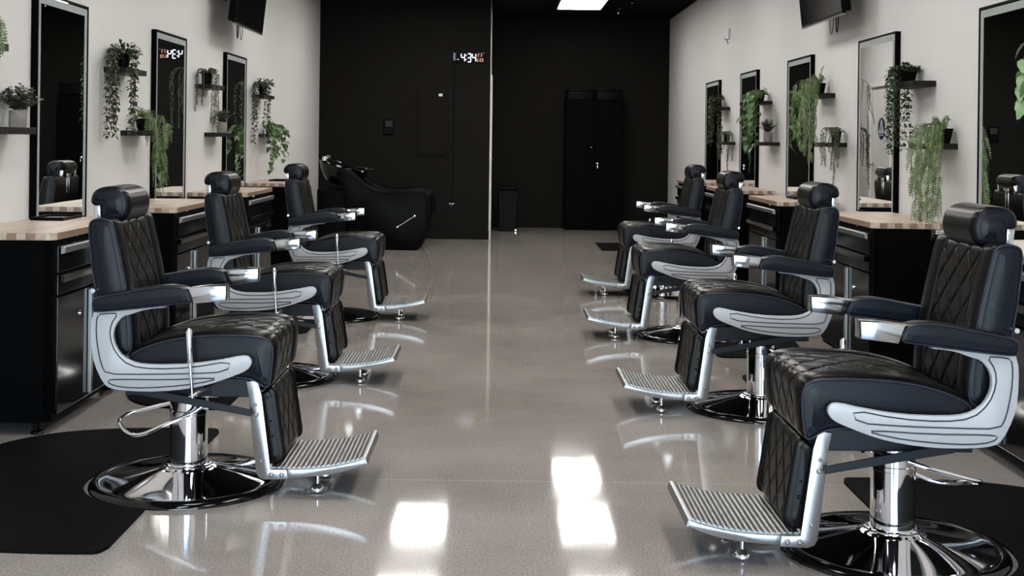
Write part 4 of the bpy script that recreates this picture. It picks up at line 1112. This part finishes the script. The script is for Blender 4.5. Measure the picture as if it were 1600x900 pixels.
# basin: tilted ceramic bowl with rim
bm = NB(); n = 48; rings = []
def bas(f, zz, sx=1., lip=0):
    return [(.13+(.31*sx)*math.cos(2*PI*i/n)*f, .365+.27*math.sin(2*PI*i/n)*f, zz) for i in range(n)]
prof = [(.35, -.20), (.62, -.17), (.86, -.08), (.97, .0), (1.0, .012), (.97, .022), (.92, .01), (.84, -.06), (.62, -.12), (.3, -.145), (.05, -.15)]
for f, zz in prof: rings.append([bm.verts.new(p) for p in bas(f, zz)])
for A, B in zip(rings, rings[1:]):
    for i in range(n): bm.faces.new((A[i], A[(i+1) % n], B[(i+1) % n], B[i]))
bm.faces.new(rings[0][::-1]); bm.faces.new(rings[-1])
rot = Matrix.Translation((.14, 0, .985)) @ Matrix.Rotation(math.radians(10.5), 4, 'Y')
for v in bm.verts:
    x = v.co.x
    if x < -.02: v.co.z += (-.02-x)*.25
    v.co = rot @ v.co
basin = obj('basin', bm, M['gloss'], t, smooth=60)
bm = NB(); pr_ = aty(553, 266, YS)
tube(bm, [(.55+.10*math.cos(a), .365+.15*math.sin(a), .965-.02*math.cos(a)) for a in [2*PI*i/24 for i in range(24)]], .011, 8, closed=True); obj('neck_rest', bm, M['gloss'], t, smooth=60)
bm = NB()
lathe(bm, [(0, .05), (.022, .05), (.028, .03), (.03, 0)], 18, (.06, .20, 1.06)); tube(bm, [(.06, .20, 1.09), (.10, .17, 1.12), (.14, .15, 1.11)], .008, 8)
tube(bm, [(.06, .20, 1.08), (.12, .22, 1.10), (.20, .24, 1.06)], .010, 8); obj('mixer_tap', bm, M['chrome'], t, smooth=40)
bm = NB(); tube(bm, [(.02, .30, 1.05), (.06, .30, 1.10), (.14, .30, 1.08), (.22, .30, 1.05), (.25, .30, 1.035)], [.008, .009, .008, .012, .022], 12); obj('spray_hose', bm, M['chrome'], t, smooth=40)
a = sp_(621, 354.5); b = sp_(648, 337.5)
bm = NB(); tube(bm, [(a[0], -.03, a[1]), (b[0], -.03, b[1])], .007, 8); lathe(bm, [(0, .016), (.012, .012), (.014, 0)], 16, (a[0], -.022, a[1]), Matrix.Rotation(PI/2, 4, 'X'))
bmesh.ops.create_uvsphere(bm, u_segments=16, v_segments=10, radius=.018, matrix=Matrix.Translation((b[0], -.03, b[1])))
cyl(bm, (a[0], 0, a[1]), (a[0], -.03, a[1]), .01); obj('release_lever', bm, M['chrome'], t, smooth=40)

# ------------------------------------------------------------------ street tree outside the storefront
t = thing('street_tree', 'leafy street tree outside the shop windows', 'tree', (-3.2, -14, -.02))
bm = NB(); tube(bm, [(0, 0, 0), (.05, 0, 1.2), (.0, .1, 2.4), (.1, .1, 3.4)], [.14, .11, .09, .05], 10); obj('trunk', bm, M['bark'], t, smooth=60)
bm = NB()
for i in range(1600):
    v = rv(1).normalized()*random.random()**.4; p = Vector((v.x*1.5, v.y*1.5, 3.6+v.z*1.3))
    leaf(bm, p, rv(1), rv(1), .22, .14, 'round')
obj('crown', bm, M['leaf_dark'], t)

# ------------------------------------------------------------------ light
w = bpy.data.worlds.new('world'); bpy.context.scene.world = w; w.use_nodes = True
nt = w.node_tree; bg = nt.nodes['Background']
sky = nt.nodes.new('ShaderNodeTexSky'); sky.sky_type = 'NISHITA'; sky.sun_disc = False; sky.sun_elevation = math.radians(48); sky.sun_rotation = math.radians(20)
nt.links.new(sky.outputs['Color'], bg.inputs['Color']); bg.inputs['Strength'].default_value = 2.3
la = bpy.data.lights.new('window_portal', 'AREA'); la.shape = 'RECTANGLE'; la.size = x1-x0; la.size_y = 2.7
la.cycles.is_portal = True
lo_ = bpy.data.objects.new('window_portal', la); C.objects.link(lo_); lo_.location = ((x0+x1)/2, YF+.02, 1.38); lo_.rotation_euler = (PI/2, 0, PI)

# portal must face into the room (+y)
lo_.rotation_euler = (-PI/2, 0, 0)
sc = bpy.context.scene
sc.view_settings.view_transform = 'Standard'; sc.view_settings.look = 'None'; sc.view_settings.gamma = 1; sc.view_settings.use_curve_mapping = False
sc.view_settings.exposure = 0.22
sc.cycles.max_bounces = 8; sc.cycles.diffuse_bounces = 4; sc.cycles.glossy_bounces = 5
sc.cycles.sample_clamp_indirect = 8; sc.cycles.caustics_reflective = False
sc.cycles.use_denoising = True
